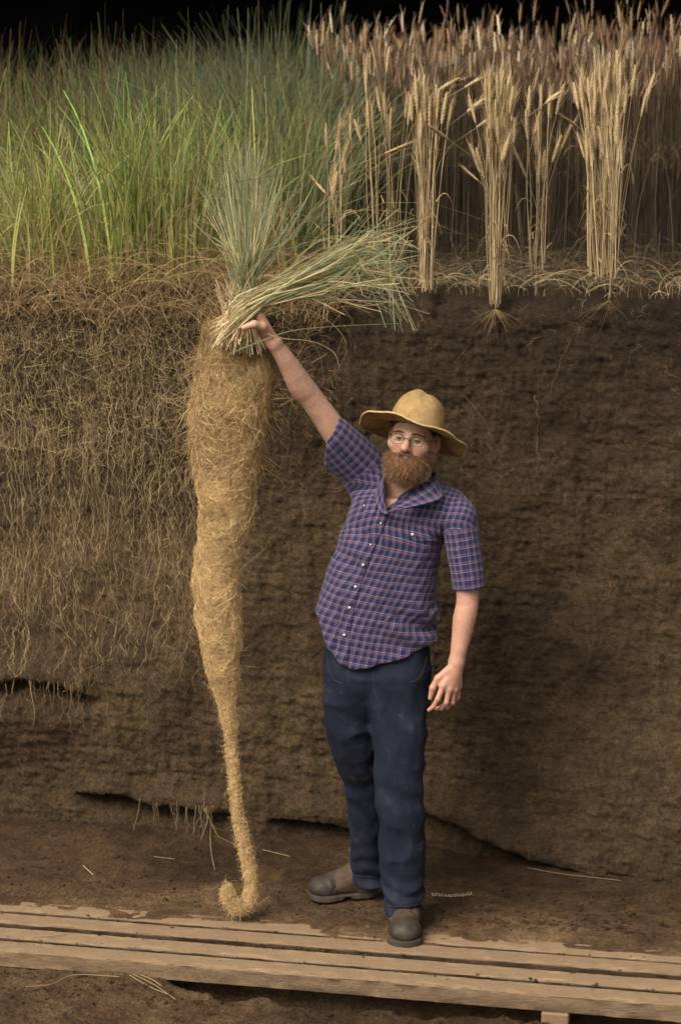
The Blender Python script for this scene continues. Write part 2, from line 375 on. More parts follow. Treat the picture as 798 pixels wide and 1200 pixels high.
def wall_disp(s, h, crevices=True):
    q = np.stack([s, h, np.zeros_like(s)], 1)
    d = 0.045 * fbm(q * [2.0, 2.4, 1], 3, 1) + 0.018 * fbm(q * [9, 6, 1], 3, 2) + 0.006 * fbm(q * [26, 19, 1], 3, 3)
    d += 0.0085 * fbm(q * [80, 58, 1], 3, 4) + 0.008 * fbm(q * [36, 6, 1] + 3, 3, 5) + 0.0060 * fbm(q * [10, 52, 1] + 8, 3, 7) + 0.0040 * fbm(q * [7, 46, 1], 3, 6) * sstep(1.6, 0.2, h)
    cr = fbm(q * [7, 3.2, 1] + 9, 4, 8); d -= 0.010 * np.exp(-(cr / 0.025) ** 2) * sstep(0.05, 0.35, fbm(q * [2, 2, 1] + 31, 2, 9))
    d -= 0.06 * h / 2.2
    # left half bulges out above the lower undercut, right foot leans out
    d += 0.07 * sstep(-0.2, -0.7, s) * sstep(0.15, 0.5, h) * sstep(1.3, 0.6, h)
    d += 0.17 * sstep(0.1, 1.0, s) * sstep(0.95, 0.05, h)
    w = 0.02 * fbm(q * [9, 3, 1], 3, 11)
    for cs, chh, dep, rec in (CREV if crevices else []):
        o = np.argsort(cs); hc = np.interp(s, cs[o], chh[o]) + w; t = hc - h
        win = sstep(cs.min() - 0.03, cs.min() + 0.10, s) * sstep(cs.max() + 0.03, cs.max() - 0.10, s)
        d -= dep * win * sstep(-0.003, 0.014 if dep > 0.03 else 0.06, t) * (0.55 * np.exp(-np.clip(t, 0, None) / rec) + (0.75 * np.exp(-(np.clip(t - 0.012, 0, None) / 0.030) ** 2) if dep > 0.03 else 0))
        d += 0.25 * dep * win * np.exp(-((t + 0.03) / 0.05) ** 2)
    # rolled, crumbling top edge
    e = Z_TOP - h; d -= 0.10 * np.clip(1 - e / 0.10, 0, 1) ** 2
    d += 0.03 * fbm(q * [11, 16, 1] + 4, 4, 14) * sstep(0.35, 0.0, e)
    return d
CREV = []   # undercuts seen in the wall: line, depth, how far below the line the recess lasts
for pts, dep, rec in (([(-60, 806), (0, 800), (30, 793), (70, 800), (112, 818)], 0.14, 0.06),
                      ([(92, 930), (130, 928), (180, 940), (230, 947), (275, 956)], 0.17, 0.10),
                      ([(318, 960), (350, 962), (400, 968), (425, 974)], 0.15, 0.08),
                      ([(465, 938), (505, 952), (540, 966), (570, 985), (605, 1001), (650, 1011)], 0.17, 0.26),
                      ([(590, 996), (650, 1013), (720, 1025), (798, 1038), (900, 1052)], 0.05, 0.20),
                      ([(380, 700), (440, 712), (520, 706), (560, 735), (640, 750), (720, 742)], 0.012, 0.10),
                      ([(560, 860), (640, 850), (700, 862), (798, 880)], 0.016, 0.09)):
    sh = np.array([px2wall(*p) for p in pts]); CREV.append((sh[:, 0], sh[:, 1], dep, rec))
def wall_pt(s, h, out=0.0):
    s = np.asarray(s, float); h = np.asarray(h, float)
    return P0 + s[:, None] * TAN + (wall_disp(s, h) + out)[:, None] * NRM + h[:, None] * np.array([0, 0, 1.0])
def axis(*seg):
    return np.unique(np.round(np.concatenate([np.arange(a, b, st) for a, b, st in seg] + [[seg[-1][1]]]), 5))
def build_wall():
    s = axis((-6, -1.5, 0.06), (-1.5, 1.5, 0.0085), (1.5, 6, 0.06)); h = axis((-0.25, -0.05, 0.03), (-0.05, 2.2, 0.0076))
    S, H = np.meshgrid(s, h, indexing='ij'); V = wall_pt(S.ravel(), H.ravel()).reshape(len(s), len(h), 3)
    top = [V]
    for k, (back, dz) in enumerate(((0.05, 0.012), (0.11, 0.014), (0.2, 0.0), (0.32, -0.05))):
        r = V[:, -1:].copy(); r -= NRM * back; r[..., 2] = Z_TOP + dz + 0.012 * fbm(np.stack([s * 14, s * 0 + k * 3, s * 0], 1), 3, 20)[:, None]; top.append(r)
    V = np.concatenate(top, 1)
    obj('pit_wall', V.reshape(-1, 3), grid_faces(len(s), V.shape[1])[:, ::-1], m_wall(), kind='structure', label='dark brown soil wall of the pit with hanging roots', category='soil wall')
build_wall()

BW = 0.12                                       # spacing of the planks
def edge_y(x): return 0.02 - 0.2 * x            # rear edge of the plank walk
def floor_z(x, y):
    q = np.stack([x, y, np.zeros_like(x)], 1); e = y - edge_y(x)
    n = 0.016 * fbm(q * [4, 5, 1], 3, 31) + 0.011 * fbm(q * [15, 17, 1], 4, 32) + 0.006 * np.abs(fbm(q * [48, 52, 1], 3, 33))
    dw = np.abs((np.stack([x, y], 1) - P0[:2]) @ NRM[:2])
    z = -0.004 + n + 0.035 * sstep(0.45, 0.05, dw) * sstep(0.0, 0.3, e)
    under = sstep(0.012, -0.03, e + 0.02 * fbm(q * [6, 6, 1], 3, 35)) * sstep(-0.50, -0.44, e)
    z = z * (1 - under) + under * (-0.075 + 0.55 * n + 0.068 * sstep(0.12, 0.4, fbm(q * [3.5, 7, 1] + 5, 3, 37)) * sstep(-0.36, -0.1, e) + 0.085 * sstep(-0.40, -0.10, fbm(q * [3.5, 9, 1] + 15, 4, 44)) * sstep(-0.13, -0.03, e))
    z = np.where((e < 0.012) & (e > -0.50), np.minimum(z, 0.003 + 0.5 * n), z)
    front = sstep(-0.44, -0.48, e)
    hole = sstep(-0.60, -0.53, e + 0.05 * fbm(q * [7, 5, 1], 3, 38)) * sstep(-0.62, -0.42, x + 0.1 * fbm(q * [5, 5, 1], 2, 39)) * sstep(1.5, 1.2, x)
    zf = -0.062 + 1.5 * n + 0.012 * np.abs(fbm(q * [24, 24, 1], 4, 36)) - 0.30 * hole * np.clip(0.62 + 1.2 * fbm(q * [4, 3, 1] + 21, 3, 45), .15, 1.1) + 0.07 * sstep(-0.7, -1.6, e)
    z = z * (1 - front) + zf * front
    deep = sstep(-0.30, -0.40, e) * sstep(-0.62, -0.42, x) * sstep(1.25, 0.9, x) * (1 - front)
    return z - 0.26 * deep
def build_floor():
    x = axis((-8, -1.4, 0.07), (-1.4, 1.4, 0.0095), (1.4, 8, 0.07)); y = axis((-9, -0.9, 0.12), (-0.9, 1.35, 0.0090), (1.35, 2.6, 0.07))
    X, Y = np.meshgrid(x, y, indexing='ij'); x_, y_ = X.ravel(), Y.ravel()
    obj('pit_floor', np.stack([x_, y_, floor_z(x_, y_)], 1), grid_faces(len(x), len(y)), m_floor(), attrs={'dust': sstep(0.62, 0.0, y_ - edge_y(x_) + 0.25 * fbm(np.stack([x_ * 3, y_ * 4, x_ * 0], 1), 4, 43)) * np.where(y_ - edge_y(x_) > -.45, 1.0, .25 + .55 * sstep(0.0, -0.6, x_))}, kind='structure', label='dusty brown soil floor of the pit', category='ground')
build_floor()
def build_field():
    x = axis((-60, -4, 2.0), (-4, 4, 0.06), (4, 60, 2.0)); v = axis((0.13, 3.0, 0.05), (3.0, 9, 0.3), (9, 120, 4))
    X, Vv = np.meshgrid(x, v, indexing='ij'); x_ = X.ravel(); y_ = (P0[1] + 0.06 - math.tan(TH) * np.clip(X, -6, 6) + Vv).ravel()
    z = Z_TOP - 0.012 + 0.02 * fbm(np.stack([x_ * 5, y_ * 5, x_ * 0], 1), 4, 41)
    obj('field', np.stack([x_, y_, z], 1), grid_faces(len(x), len(v)), m_field(), kind='structure', label='dark field soil under the grass and wheat', category='ground')
build_field()
def edge_top_y(x): return P0[1] + 0.06 - math.tan(TH) * x      # rim of the pit at field level

# ------------------------------------------------------------------ dark wood added behind the field as a backdrop
def build_backdrop():
    mw = m_simple('dark backdrop foliage', (0.010, 0.013, 0.014), (0.026, 0.032, 0.032), 1.5, 0.8, 0, spec=0.1)
    # inner mass: a thicket, hollow in front; canopy overhang added to shade it and the field
    x = np.linspace(-22, 22, 90); prof = np.array([(13.5, 1.5), (13.0, 3.0), (12.6, 4.4), (10.5, 4.7), (6.2, 4.7), (5.3, 5.6), (5.8, 7.6), (8.5, 9.8), (12, 10.5), (16, 9), (17, 1.5)])
    prof = smooth_path(prof, 40); X = np.repeat(x[:, None], 40, 1); Y = np.repeat(prof[None, :, 0], 90, 0); Z = np.repeat(prof[None, :, 1], 90, 0)
    q = np.stack([X, Y, Z], -1).reshape(-1, 3); q2 = q + 0.7 * np.stack([q[:, 0] * 0, fbm(q * 0.7, 3, 51), fbm(q * 0.7 + 9, 3, 52)], 1)
    V = [q2]; F = [grid_faces(90, 40)]; n = len(q2)
    k = 7000; i = rng.integers(0, len(q2), k); c = q2[i] + rng.normal(0, 0.28, (k, 3)); a = rng.normal(0, 1, (k, 3)); a /= np.linalg.norm(a, axis=1)[:, None]
    b = np.cross(a, rng.normal(0, 1, (k, 3))); b /= np.linalg.norm(b, axis=1)[:, None]; sz = rng.uniform(0.10, 0.24, (k, 1))
    V += [np.stack([c - a * sz, c + b * sz * 0.45, c + a * sz, c - b * sz * 0.45], 1).reshape(-1, 3)]
    F += [np.arange(k * 4).reshape(k, 4) + n]
    obj('backdrop_trees', np.concatenate(V), F, mw, smooth=False, kind='stuff', label='dark wood added behind the field as backdrop and shade', category='backdrop trees')
build_backdrop()

# ------------------------------------------------------------------ grasses
M_BLADE = m_col('grass blade', 0.6, 0.30); M_STRAW = m_col('dry straw', 0.75, 0.2); M_ROOT = m_col('root fibre', 0.85, 0.12)
def blades(base, hgt, az, bend, wid, c0, c1, K=7, droop=0.0, wav=0.02):
    n = len(base); t = np.linspace(0, 1, K)[None, :]
    d = np.stack([np.cos(az), np.sin(az), np.zeros(n)], 1)
    out = (bend[:, None] * (0.35 * t + 0.65 * t ** 2.2)) * hgt[:, None]
    up = hgt[:, None] * (t * (1 - 0.18 * np.minimum(bend, 1.4)[:, None] * t) - droop * bend[:, None] * t ** 4)
    P = base[:, None, :] + d[:, None, :] * out[..., None]; P[..., 2] += up
    side = np.stack([-d[:, 1], d[:, 0], d[:, 2]], 1); w = np.sin(t * rng.uniform(2, 6, (n, 1)) + rng.uniform(0, 6, (n, 1))) * wav * hgt[:, None] * t
    P = P + side[:, None, :] * w[..., None]
    prof = np.clip(1.15 - t, 0.04, 1) ** 0.7 * np.minimum(1, 0.55 + 2.5 * t)
    C = c0[:, None, :] * (1 - t[..., None] ** 0.8) + c1[:, None, :] * t[..., None] ** 0.8
    return strands(P, wid[:, None] * prof * 0.5, C, flat=True)
def tint(base, n, var=0.18, hue=0.08):
    base = np.asarray(base, float); c = np.broadcast_to(base, (n, 3)) * np.exp(rng.normal(0, var, (n, 1))) * np.exp(rng.normal(0, hue, (n, 3)))
    return np.clip(c, 0.004, 0.85)
def pick(cols, n, p):
    i = rng.choice(len(cols), n, p=p); return np.asarray(cols)[i] * np.exp(rng.normal(0, 0.18, (n, 1)))
STRAW = (0.42, 0.30, 0.14); GREEN = (0.195, 0.245, 0.058); YGREEN = (0.35, 0.345, 0.095); BLUE = (0.155, 0.175, 0.075); BROWN = (0.23, 0.145, 0.07)
def build_grass():
    def scatter(n, x0, x1, v0, v1, tuft=0, spread=0.05, pw=1.0):
        if tuft:
            k = n // tuft; cx = rng.uniform(x0, x1, k); cv = v0 + (v1 - v0) * rng.random(k) ** pw
            x = np.repeat(cx, tuft) + rng.normal(0, spread, k * tuft); v = np.repeat(cv, tuft) + rng.normal(0, spread, k * tuft)
        else: x = rng.uniform(x0, x1, n); v = v0 + (v1 - v0) * rng.random(n) ** pw
        v = np.maximum(v, 0.0)
        return np.stack([x, edge_top_y(x) + v, np.full(len(x), Z_TOP - 0.01)], 1)
    B = Batch()
    # front yellow-green tussocks
    p = scatter(2700, -2.6, -0.30, 0.0, 1.2, 23, 0.06); n = len(p); h = rng.uniform(0.36, 0.80, n) * (0.75 + 0.25 * sstep(-1.6, -0.6, p[:, 0]))
    B.add(*blades(p, h, rng.uniform(0, 6.28, n), np.abs(rng.normal(0.30, 0.25, n)), rng.uniform(0.0045, 0.0095, n), pick([STRAW, YGREEN, GREEN], n, [.45, .35, .2]), pick([GREEN, YGREEN, BROWN, STRAW], n, [.4, .32, .14, .14]), droop=0.12))
    # thin dry culms and arching dead leaves mixed in front
    p = scatter(3900, -2.4, -0.20, -0.03, 0.8, pw=1.4); p[:, 1] -= 0.03; n = len(p); h = rng.gamma(2.2, 0.09, n) + 0.08
    B.add(*blades(p, np.minimum(h, .8), rng.uniform(0, 6.28, n), np.abs(rng.normal(0.6, 0.45, n)), rng.uniform(0.0018, 0.0040, n), pick([STRAW, BROWN, (0.33, 0.23, 0.11)], n, [.4, .3, .3]), pick([(0.52, 0.40, 0.20), BROWN, YGREEN], n, [.4, .3, .3]), droop=0.35, wav=0.05))
    # dense middle, finer
    p = scatter(3200, -3.2, -0.16, 0.5, 3.0, 30, 0.09); n = len(p); h = rng.uniform(0.5, 0.98, n)
    B.add(*blades(p, h, rng.uniform(0, 6.28, n), np.abs(rng.normal(0.3, 0.22, n)), rng.uniform(0.003, 0.0065, n), pick([STRAW, GREEN, BROWN], n, [.25, .45, .3]), pick([GREEN, YGREEN, BLUE, BROWN], n, [.35, .15, .2, .3]), droop=0.15))
    # brown flowering tops at the back left, dim light painted into their tint
    p = scatter(3200, -3.6, -0.5, 1.4, 4.6, 26, 0.12); n = len(p); h = rng.uniform(0.75, 1.22, n)
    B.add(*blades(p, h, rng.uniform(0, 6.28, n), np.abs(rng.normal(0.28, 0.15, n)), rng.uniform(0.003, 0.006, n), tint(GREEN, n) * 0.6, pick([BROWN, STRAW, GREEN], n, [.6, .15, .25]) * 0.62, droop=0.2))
    # taller blue-green clumps towards the wheat, tips darkened to paint in the shade
    p = scatter(3600, -1.1, -0.10, 1.0, 4.2, 50, 0.11); n = len(p); h = rng.uniform(0.72, 1.12, n) + 0.10 * sstep(1.5, 4.2, p[:, 1] - edge_top_y(p[:, 0]))
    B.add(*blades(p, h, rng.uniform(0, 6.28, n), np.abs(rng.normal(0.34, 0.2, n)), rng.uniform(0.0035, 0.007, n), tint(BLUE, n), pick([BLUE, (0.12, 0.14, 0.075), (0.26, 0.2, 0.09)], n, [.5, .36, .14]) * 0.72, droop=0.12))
    p = scatter(420, -0.42, -0.10, 0.3, 1.1, 42, 0.06); n = len(p); h = rng.uniform(0.5, 0.95, n)
    B.add(*blades(p, h, rng.uniform(0, 6.28, n), np.abs(rng.normal(0.4, 0.25, n)), rng.uniform(0.003, 0.006, n), tint(BLUE, n), pick([BLUE, GREEN, STRAW], n, [.6, .2, .2]), droop=0.2))
    # tallest clump, next to the crop
    n = 420; cx = rng.choice([-0.33, -0.24, -0.42, -0.18], n) + rng.normal(0, .07, n); p = np.stack([cx, edge_top_y(cx) + 2.2 + rng.normal(0, .12, n), np.full(n, Z_TOP - .01)], 1)
    B.add(*blades(p, rng.uniform(0.85, 1.32, n), rng.uniform(0, 6.28, n), np.abs(rng.normal(0.34, 0.2, n)), rng.uniform(0.004, 0.0075, n), tint(BLUE, n) * .8, pick([BLUE, (0.14, 0.16, 0.085), (0.30, 0.24, 0.12)], n, [.5, .36, .14]), droop=0.12))
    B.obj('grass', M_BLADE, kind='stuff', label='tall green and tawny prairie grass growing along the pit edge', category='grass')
    # dead tangle at the feet of the grass
    B = Batch(); n = 4200; x = rng.uniform(-2.2, 0.0, n); v = rng.gamma(1.6, 0.14, n) - 0.14
    p = np.stack([x, edge_top_y(x) + v, np.full(n, Z_TOP) + rng.uniform(-0.02, 0.05, n)], 1)
    front = v < 0.02; p[front, 2] -= rng.uniform(0.0, 0.15, front.sum()); p[front, 1] -= 0.03
    h = rng.uniform(0.06, 0.36, n)
    B.add(*blades(p, h * 0.7, rng.uniform(0, 6.28, n), rng.uniform(0.4, 2.2, n), rng.uniform(0.0015, 0.004, n), pick([STRAW, BROWN, (0.34, 0.22, 0.10)], n, [.3, .4, .3]), pick([STRAW, BROWN, (0.3, 0.19, 0.085)], n, [.3, .4, .3]), droop=0.35, wav=0.12))
    n = 520; x = rng.uniform(-1.9, 1.7, n); v = rng.gamma(1.5, 0.11, n) - 0.06; dens = rng.random(n) < np.where(x < 0, 1, 0.9); x, v = x[dens], v[dens]; n = len(x)
    p = np.stack([x, edge_top_y(x) + v, np.full(n, Z_TOP) + rng.uniform(0.005, 0.05, n)], 1); az = rng.normal(0, 0.6, n) + np.where(rng.random(n) < .5, 0, np.pi)
    B.add(*blades(p, rng.gamma(2.2, 0.03, n) + 0.02, az, rng.uniform(0.7, 3.0, n), rng.uniform(0.0014, 0.004, n), tint((0.36, 0.26, 0.125), n, .35), tint((0.36, 0.26, 0.13), n, .35), droop=0.42, wav=0.25))
    B.obj('straw_litter', M_STRAW, kind='stuff', label='tangled dead straw lying along the rim of the pit', category='straw')
build_grass()
def tuft(name, label, px, py, yy, n, hr, bend, c0, c1, wid, spread, cat='grass', lean=None):
    base = W(px, py, yy); z = base[2]
    p = np.stack([base[0] + rng.normal(0, spread, n), base[1] + rng.normal(0, spread, n), np.full(n, z)], 1)
    az = rng.uniform(0, 6.28, n) if lean is None else rng.normal(lean, 0.8, n)
    B = Batch(); B.add(*blades(p, rng.uniform(*hr, n), az, np.abs(rng.normal(bend, bend * 0.5, n)), np.full(n, wid) * rng.uniform(0.7, 1.2, n), c0(n), c1(n), K=9, droop=0.08))
    return B.obj(name, M_BLADE, loc=tuple(base), label=label, category=cat)
yl = lambda x: edge_top_y(x)
for (px, hr, n, lab, c1, wid) in ((150, (0.45, 0.86), 130, 'bright green tussock with the broadest blades at the pit rim', (0.205, 0.275, 0.065), 0.0105),
                                  (48, (0.4, 0.74), 90, 'yellow green tussock at the far left end of the pit rim', (0.29, 0.30, 0.09), 0.0095),
                                  (215, (0.4, 0.82), 110, 'green tussock between the broad bladed one and the blue green tuft', (0.215, 0.26, 0.08), 0.009)):
    x = (px - 399) * 8.0 / 2415
    o = tuft('grass_tussock', lab, px, 332, yl(x) + 0.10, n, hr, 0.27, lambda k: pick([STRAW, YGREEN], k, [.4, .6]), lambda k, c=c1: tint(c, k, .2), wid, 0.07)
    o['group'] = 'green grass tussocks along the rim'
tuft('grass_tuft', 'upright blue green tuft standing behind the held plant', 292, 338, yl(-0.35) + 0.03, 330, (0.36, 0.60), 0.20, lambda k: pick([(0.38, 0.30, 0.15), (0.22, 0.25, 0.14)], k, [.3, .7]),
     lambda k: pick([(0.23, 0.28, 0.16), (0.33, 0.35, 0.19), (0.50, 0.42, 0.22)], k, [.42, .3, .28]), 0.0040, 0.038)

# ------------------------------------------------------------------ wheat
def ear_mesh(seed, awn=True, K=19, S=6, na=18):
    r = np.random.default_rng(seed); B = Batch(); L = r.uniform(0.075, 0.095); t = np.linspace(0, 1, K)
    env = 0.0064 * np.clip(np.sin(np.pi * (0.10 + 0.86 * t)), 0.05, 1) ** 0.6
    z = t * L; ph = np.arange(S) * 2 * np.pi / S
    zig = 1 + 0.42 * np.where((np.arange(K)[:, None] + (np.cos(ph)[None] > 0)) % 2 == 0, 1, -0.7)
    rad = env[:, None] * zig; V = np.stack([rad * np.cos(ph), rad * np.sin(ph) * 0.72, np.repeat(z[:, None], S, 1)], -1).reshape(-1, 3)
    i, j = np.meshgrid(np.arange(K - 1), np.arange(S), indexing='ij'); a = i * S + j; b = i * S + (j + 1) % S
    col = np.array([0.52, 0.375, 0.195]) * np.exp(r.normal(0, 0.14, (len(V), 1)))
    B.add(V, np.stack([a, b, b + S, a + S], -1).reshape(-1, 4), np.concatenate([col, np.ones((len(V), 1))], 1))
    if awn:
        n = na; t0 = r.uniform(0.2, 1, n); a0 = np.where(np.arange(n) % 2 == 0, 0, np.pi) + r.normal(0, 0.5, n); u = np.linspace(0, 1, 3)
        p = np.stack([np.cos(a0), np.sin(a0) * 0.7, np.zeros(n)], 1)
        P = p[:, None, :] * (0.005 + 0.016 * u[None, :, None]); P = P + np.array([0, 0, 1]) * (t0[:, None] * L + r.uniform(0.03, 0.055, n)[:, None] * u[None])[..., None]
        v, f, c = strands(P, 0.00065 * (1.2 - u)[None], np.broadcast_to(np.array([0.5, 0.36, 0.18]), (n, 3)), flat=True); B.add(v, f, c)
    return np.concatenate(B.v), np.concatenate(B.f), np.concatenate(B.c), L
def stalk_path(seed, H=0.66, nod=None):
    r = np.random.default_rng(seed); nod = r.uniform(0.0, 0.16) if nod is None else nod; K = 9; t = np.linspace(0, 1, K); sw = r.normal(0, 0.035)
    x = H * (sw * t + 0.03 * np.sin(3 * t + r.uniform(0, 6)) * t + nod * 0.22 * t ** 6); y = H * 0.02 * np.sin(2.5 * t + r.uniform(0, 6)) * t
    return np.stack([x, y, H * t - H * 0.02 * nod * t ** 6], 1)
EARS = []
for k in range(5):
    v, f, c, L = ear_mesh(100 + k, True); EARS.append(mesh_from('ear', v, f, M_STRAW, True, {'col': c}))
STALKS = []
for k in range(10):
    P = stalk_path(200 + k, nod=1.6 if k == 9 else None); B = Batch(); tt = np.linspace(1, 0.6, 9)
    ccol = np.array([0.46, 0.335, 0.18]) * np.exp(np.random.default_rng(k).normal(0, 0.28)) * np.linspace(0.92, 1.08, 9)[:, None]
    v, f, c = strands(P[None], (0.0019 * tt)[None], ccol[None], 4, np.zeros(1)); B.add(v, f, c)
    tip = P[-1]; tg = P[-1] - P[-2]; tg /= np.linalg.norm(tg)
    leaf = []
    for q in range(1):                                              # dry leaf wrapped off the stem
        i0 = rng.integers(1, 5); a0 = rng.uniform(0, 6.28); u = np.linspace(0, 1, 6); ln = rng.uniform(0.08, 0.18)
        leaf.append(P[i0] + np.stack([np.cos(a0) * ln * u * 0.5, np.sin(a0) * ln * u * 0.5, ln * (u * 0.9 - 1.1 * u ** 2.4)], 1))
    v, f, c = strands(np.array(leaf), (0.0028 * (1.05 - np.linspace(0, 1, 6)))[None], np.array([[0.44, 0.31, 0.145]]), flat=True)
    STALKS.append((mesh_from('stalk', *[np.concatenate(B.v), np.concatenate(B.f)], M_STRAW, True, {'col': np.concatenate(B.c)}), mesh_from('dry_leaf', v, f, M_STRAW, True, {'col': c}), tip, tg))
def wheat_clump(label, px, py, yoff, n, top_py, spr, hvar, roots=0, group='wheat clumps along the pit rim'):
    x0 = (px - 399) * 7.75 / 2415; y0 = edge_top_y(x0) + yoff; b = W(px, py, y0); b[2] = max(b[2], Z_TOP - 0.16)
    hmax = W(px, top_py, y0)[2] - b[2]
    e = empty('wheat_clump', tuple(b), label=label, category='wheat', group=group)
    for k in range(n):
        sm, lm, tip, tg = STALKS[rng.choice(10, p=[.105] * 9 + [.055])]
        s = bpy.data.objects.new('stalk', sm); link(s, e)
        a = rng.uniform(0, 6.28); rr = spr * math.sqrt(rng.random()); bs_ = 0.50 if roots else 0.85; s.location = (bs_ * rr * math.cos(a), 0.6 * bs_ * rr * math.sin(a), abs(rng.normal(0.0, 0.03)) + 0.25 * rr)
        sc_ = max(0.25, (hmax - 0.085) / 0.66) * (1 - 1.45 * hvar * rng.random() ** 1.1)
        s.scale = (1, 1, sc_); fan = (0.30 if roots else 0.15) * spr / 0.055 * rr / max(spr, 0.01)
        s.rotation_mode = 'ZYX'; s.rotation_euler = (rng.normal(0, 0.018) - 0.08 * math.sin(a) * fan, rng.normal(0, 0.022) + 0.12 * math.cos(a) * fan, rng.uniform(0, 6.28))
        r_ = bpy.data.objects.new('ear', EARS[rng.integers(5)]); link(r_, s); r_.location = tip
        r_.rotation_euler = Vector((tg[0], tg[1], tg[2])).to_track_quat('Z', 'Y').to_euler(); r_.rotation_euler.rotate_axis('Z', rng.uniform(0, 6.28))
        es = rng.uniform(1.0, 1.35); r_.scale = (es, es, es / sc_)
        if rng.random() < 0.95:
            l_ = bpy.data.objects.new('dry_leaf', lm); link(l_, s); l_.rotation_euler = (0, 0, rng.uniform(0, 6.28))
    if roots:
        u = np.linspace(0, 1, 7)[None]; a = rng.uniform(-1.25, 1.25, roots); L = rng.uniform(0.04, 0.16, roots)
        d = np.stack([np.sin(a), -0.25 + 0 * a, -np.cos(a)], 1)
        P = b + d[:, None, :] * (u * L[:, None])[..., None] + 0.006 * np.cumsum(rng.normal(0, 1, (roots, 7, 3)), 1) * u[..., None]
        B = Batch(); B.add(*strands(P, 0.0009 * (1.1 - u), tint((0.27, 0.18, 0.085), roots))); B.obj('crown_root', M_ROOT, e, kind='stuff')
wheat_clump('thin wheat clump nearest the tall grass, mostly behind the held leaves', 392, 330, 0.05, 12, 140, 0.05, 0.35)
wheat_clump('narrow wheat clump right of the held leaves, above the straw hat', 499, 345, 0.01, 30, 108, 0.038, 0.30)
wheat_clump('tall wheat clump whose pale base and roots hang over the rim', 580, 362, -0.03, 56, 94, 0.042, 0.30, 40)
wheat_clump('sparse wheat clump between the two thickest clumps', 628, 325, 0.25, 16, 88, 0.042, 0.40)
wheat_clump('broad wheat clump near the right edge with a flat straw mat at its foot', 705, 332, 0.12, 72, 88, 0.066, 0.28)
wheat_clump('slender wheat stalks rooted lowest on the rim, in front of the broad clump', 714, 352, -0.02, 8, 110, 0.018, 0.3, 10)
wheat_clump('loose wheat stalks behind the drooping held leaf tips', 452, 322, 0.30, 16, 62, 0.08, 0.35)
def build_wheat():
    n = 2500; x = rng.uniform(-0.25, 3.4, n); v = 1.35 + 3.8 * rng.random(n) ** 1.1; y = edge_top_y(x) + v
    # left limit of the crop runs along the line of sight of the grass
    keep = x > -0.16 + 0.02 * v; x, y, v = x[keep], y[keep], v[keep]; n = len(x)
    thin = rng.random(n) < np.where(v < 1.9, 0.6, 1.0); x, y, v = x[thin], y[thin], v[thin]; n = len(x)
    H = rng.normal(0.93, 0.085, n); K = 5; t = np.linspace(0, 1, K)[None]; az = rng.uniform(0, 6.28, n); ln = np.abs(rng.normal(0.05, 0.05, n))
    P = np.stack([x[:, None] + np.cos(az)[:, None] * ln[:, None] * t ** 2 * H[:, None], y[:, None] + np.sin(az)[:, None] * ln[:, None] * t ** 2 * H[:, None], Z_TOP - 0.01 + H[:, None] * t], -1)
    B = Batch(); cs = pick([(0.13, 0.086, 0.042), (0.065, 0.042, 0.022), (0.035, 0.022, 0.012)], n, [.3, .4, .3])[:, None, :] * (0.6 + 0.9 * t[..., None] ** 2); B.add(*strands(P, 0.0020 * (1.15 - 0.5 * t), cs))  # stems darkened, most at the foot: shade behind the clumps painted in
    m = 420; xs = rng.uniform(-0.15, 2.2, m); vs = rng.gamma(1.6, 0.16, m) - .05 * rng.random(m)
    B.add(*blades(np.stack([xs, edge_top_y(xs) + vs, np.full(m, Z_TOP - .012)], 1), rng.gamma(2.2, 0.028, m) + .015, rng.uniform(0, 6.28, m), np.abs(rng.normal(0.5, 0.5, m)), rng.uniform(0.002, 0.0045, m), pick([(0.36, 0.26, 0.13), (0.22, 0.15, 0.075)], m, [.5, .5]), pick([(0.40, 0.29, 0.15), (0.22, 0.15, 0.08)], m, [.5, .5]), K=5, droop=0.3, wav=.12))
    # scattered strays between the front clumps and the crop, shade painted into their tint, and dead leaves lying at its foot
    m = 70; xs = rng.uniform(0.0, 2.2, m); vs = rng.uniform(0.35, 1.35, m); hs = rng.uniform(0.35, 0.85, m)
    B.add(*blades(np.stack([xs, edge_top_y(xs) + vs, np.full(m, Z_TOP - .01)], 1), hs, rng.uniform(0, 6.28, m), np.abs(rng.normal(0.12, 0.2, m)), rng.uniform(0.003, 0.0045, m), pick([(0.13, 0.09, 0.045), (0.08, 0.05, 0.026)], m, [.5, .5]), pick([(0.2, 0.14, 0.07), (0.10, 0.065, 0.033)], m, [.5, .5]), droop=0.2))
    m = 2600; xs = rng.uniform(-0.1, 3.0, m); vs = rng.uniform(0.2, 2.2, m)
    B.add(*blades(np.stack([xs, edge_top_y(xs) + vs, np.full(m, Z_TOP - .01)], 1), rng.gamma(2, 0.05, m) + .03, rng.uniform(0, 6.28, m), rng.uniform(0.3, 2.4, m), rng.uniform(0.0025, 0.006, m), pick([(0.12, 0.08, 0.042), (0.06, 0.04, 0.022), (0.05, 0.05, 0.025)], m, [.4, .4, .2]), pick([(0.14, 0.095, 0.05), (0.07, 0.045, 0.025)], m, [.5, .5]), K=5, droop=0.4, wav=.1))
    # drooping leaves
    m = rng.integers(0, n, 2200); p = P[m, 2] ; hh = rng.uniform(0.08, 0.2, len(m))
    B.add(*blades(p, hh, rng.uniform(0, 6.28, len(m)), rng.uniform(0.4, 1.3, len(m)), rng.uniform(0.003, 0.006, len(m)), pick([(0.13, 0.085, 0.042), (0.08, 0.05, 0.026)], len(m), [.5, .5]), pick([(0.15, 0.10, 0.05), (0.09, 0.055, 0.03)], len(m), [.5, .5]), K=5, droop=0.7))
    v0, f0, c0, L = ear_mesh(77, False, 11, 5); va, fa, ca, _ = ear_mesh(78, True, 11, 5, 8)
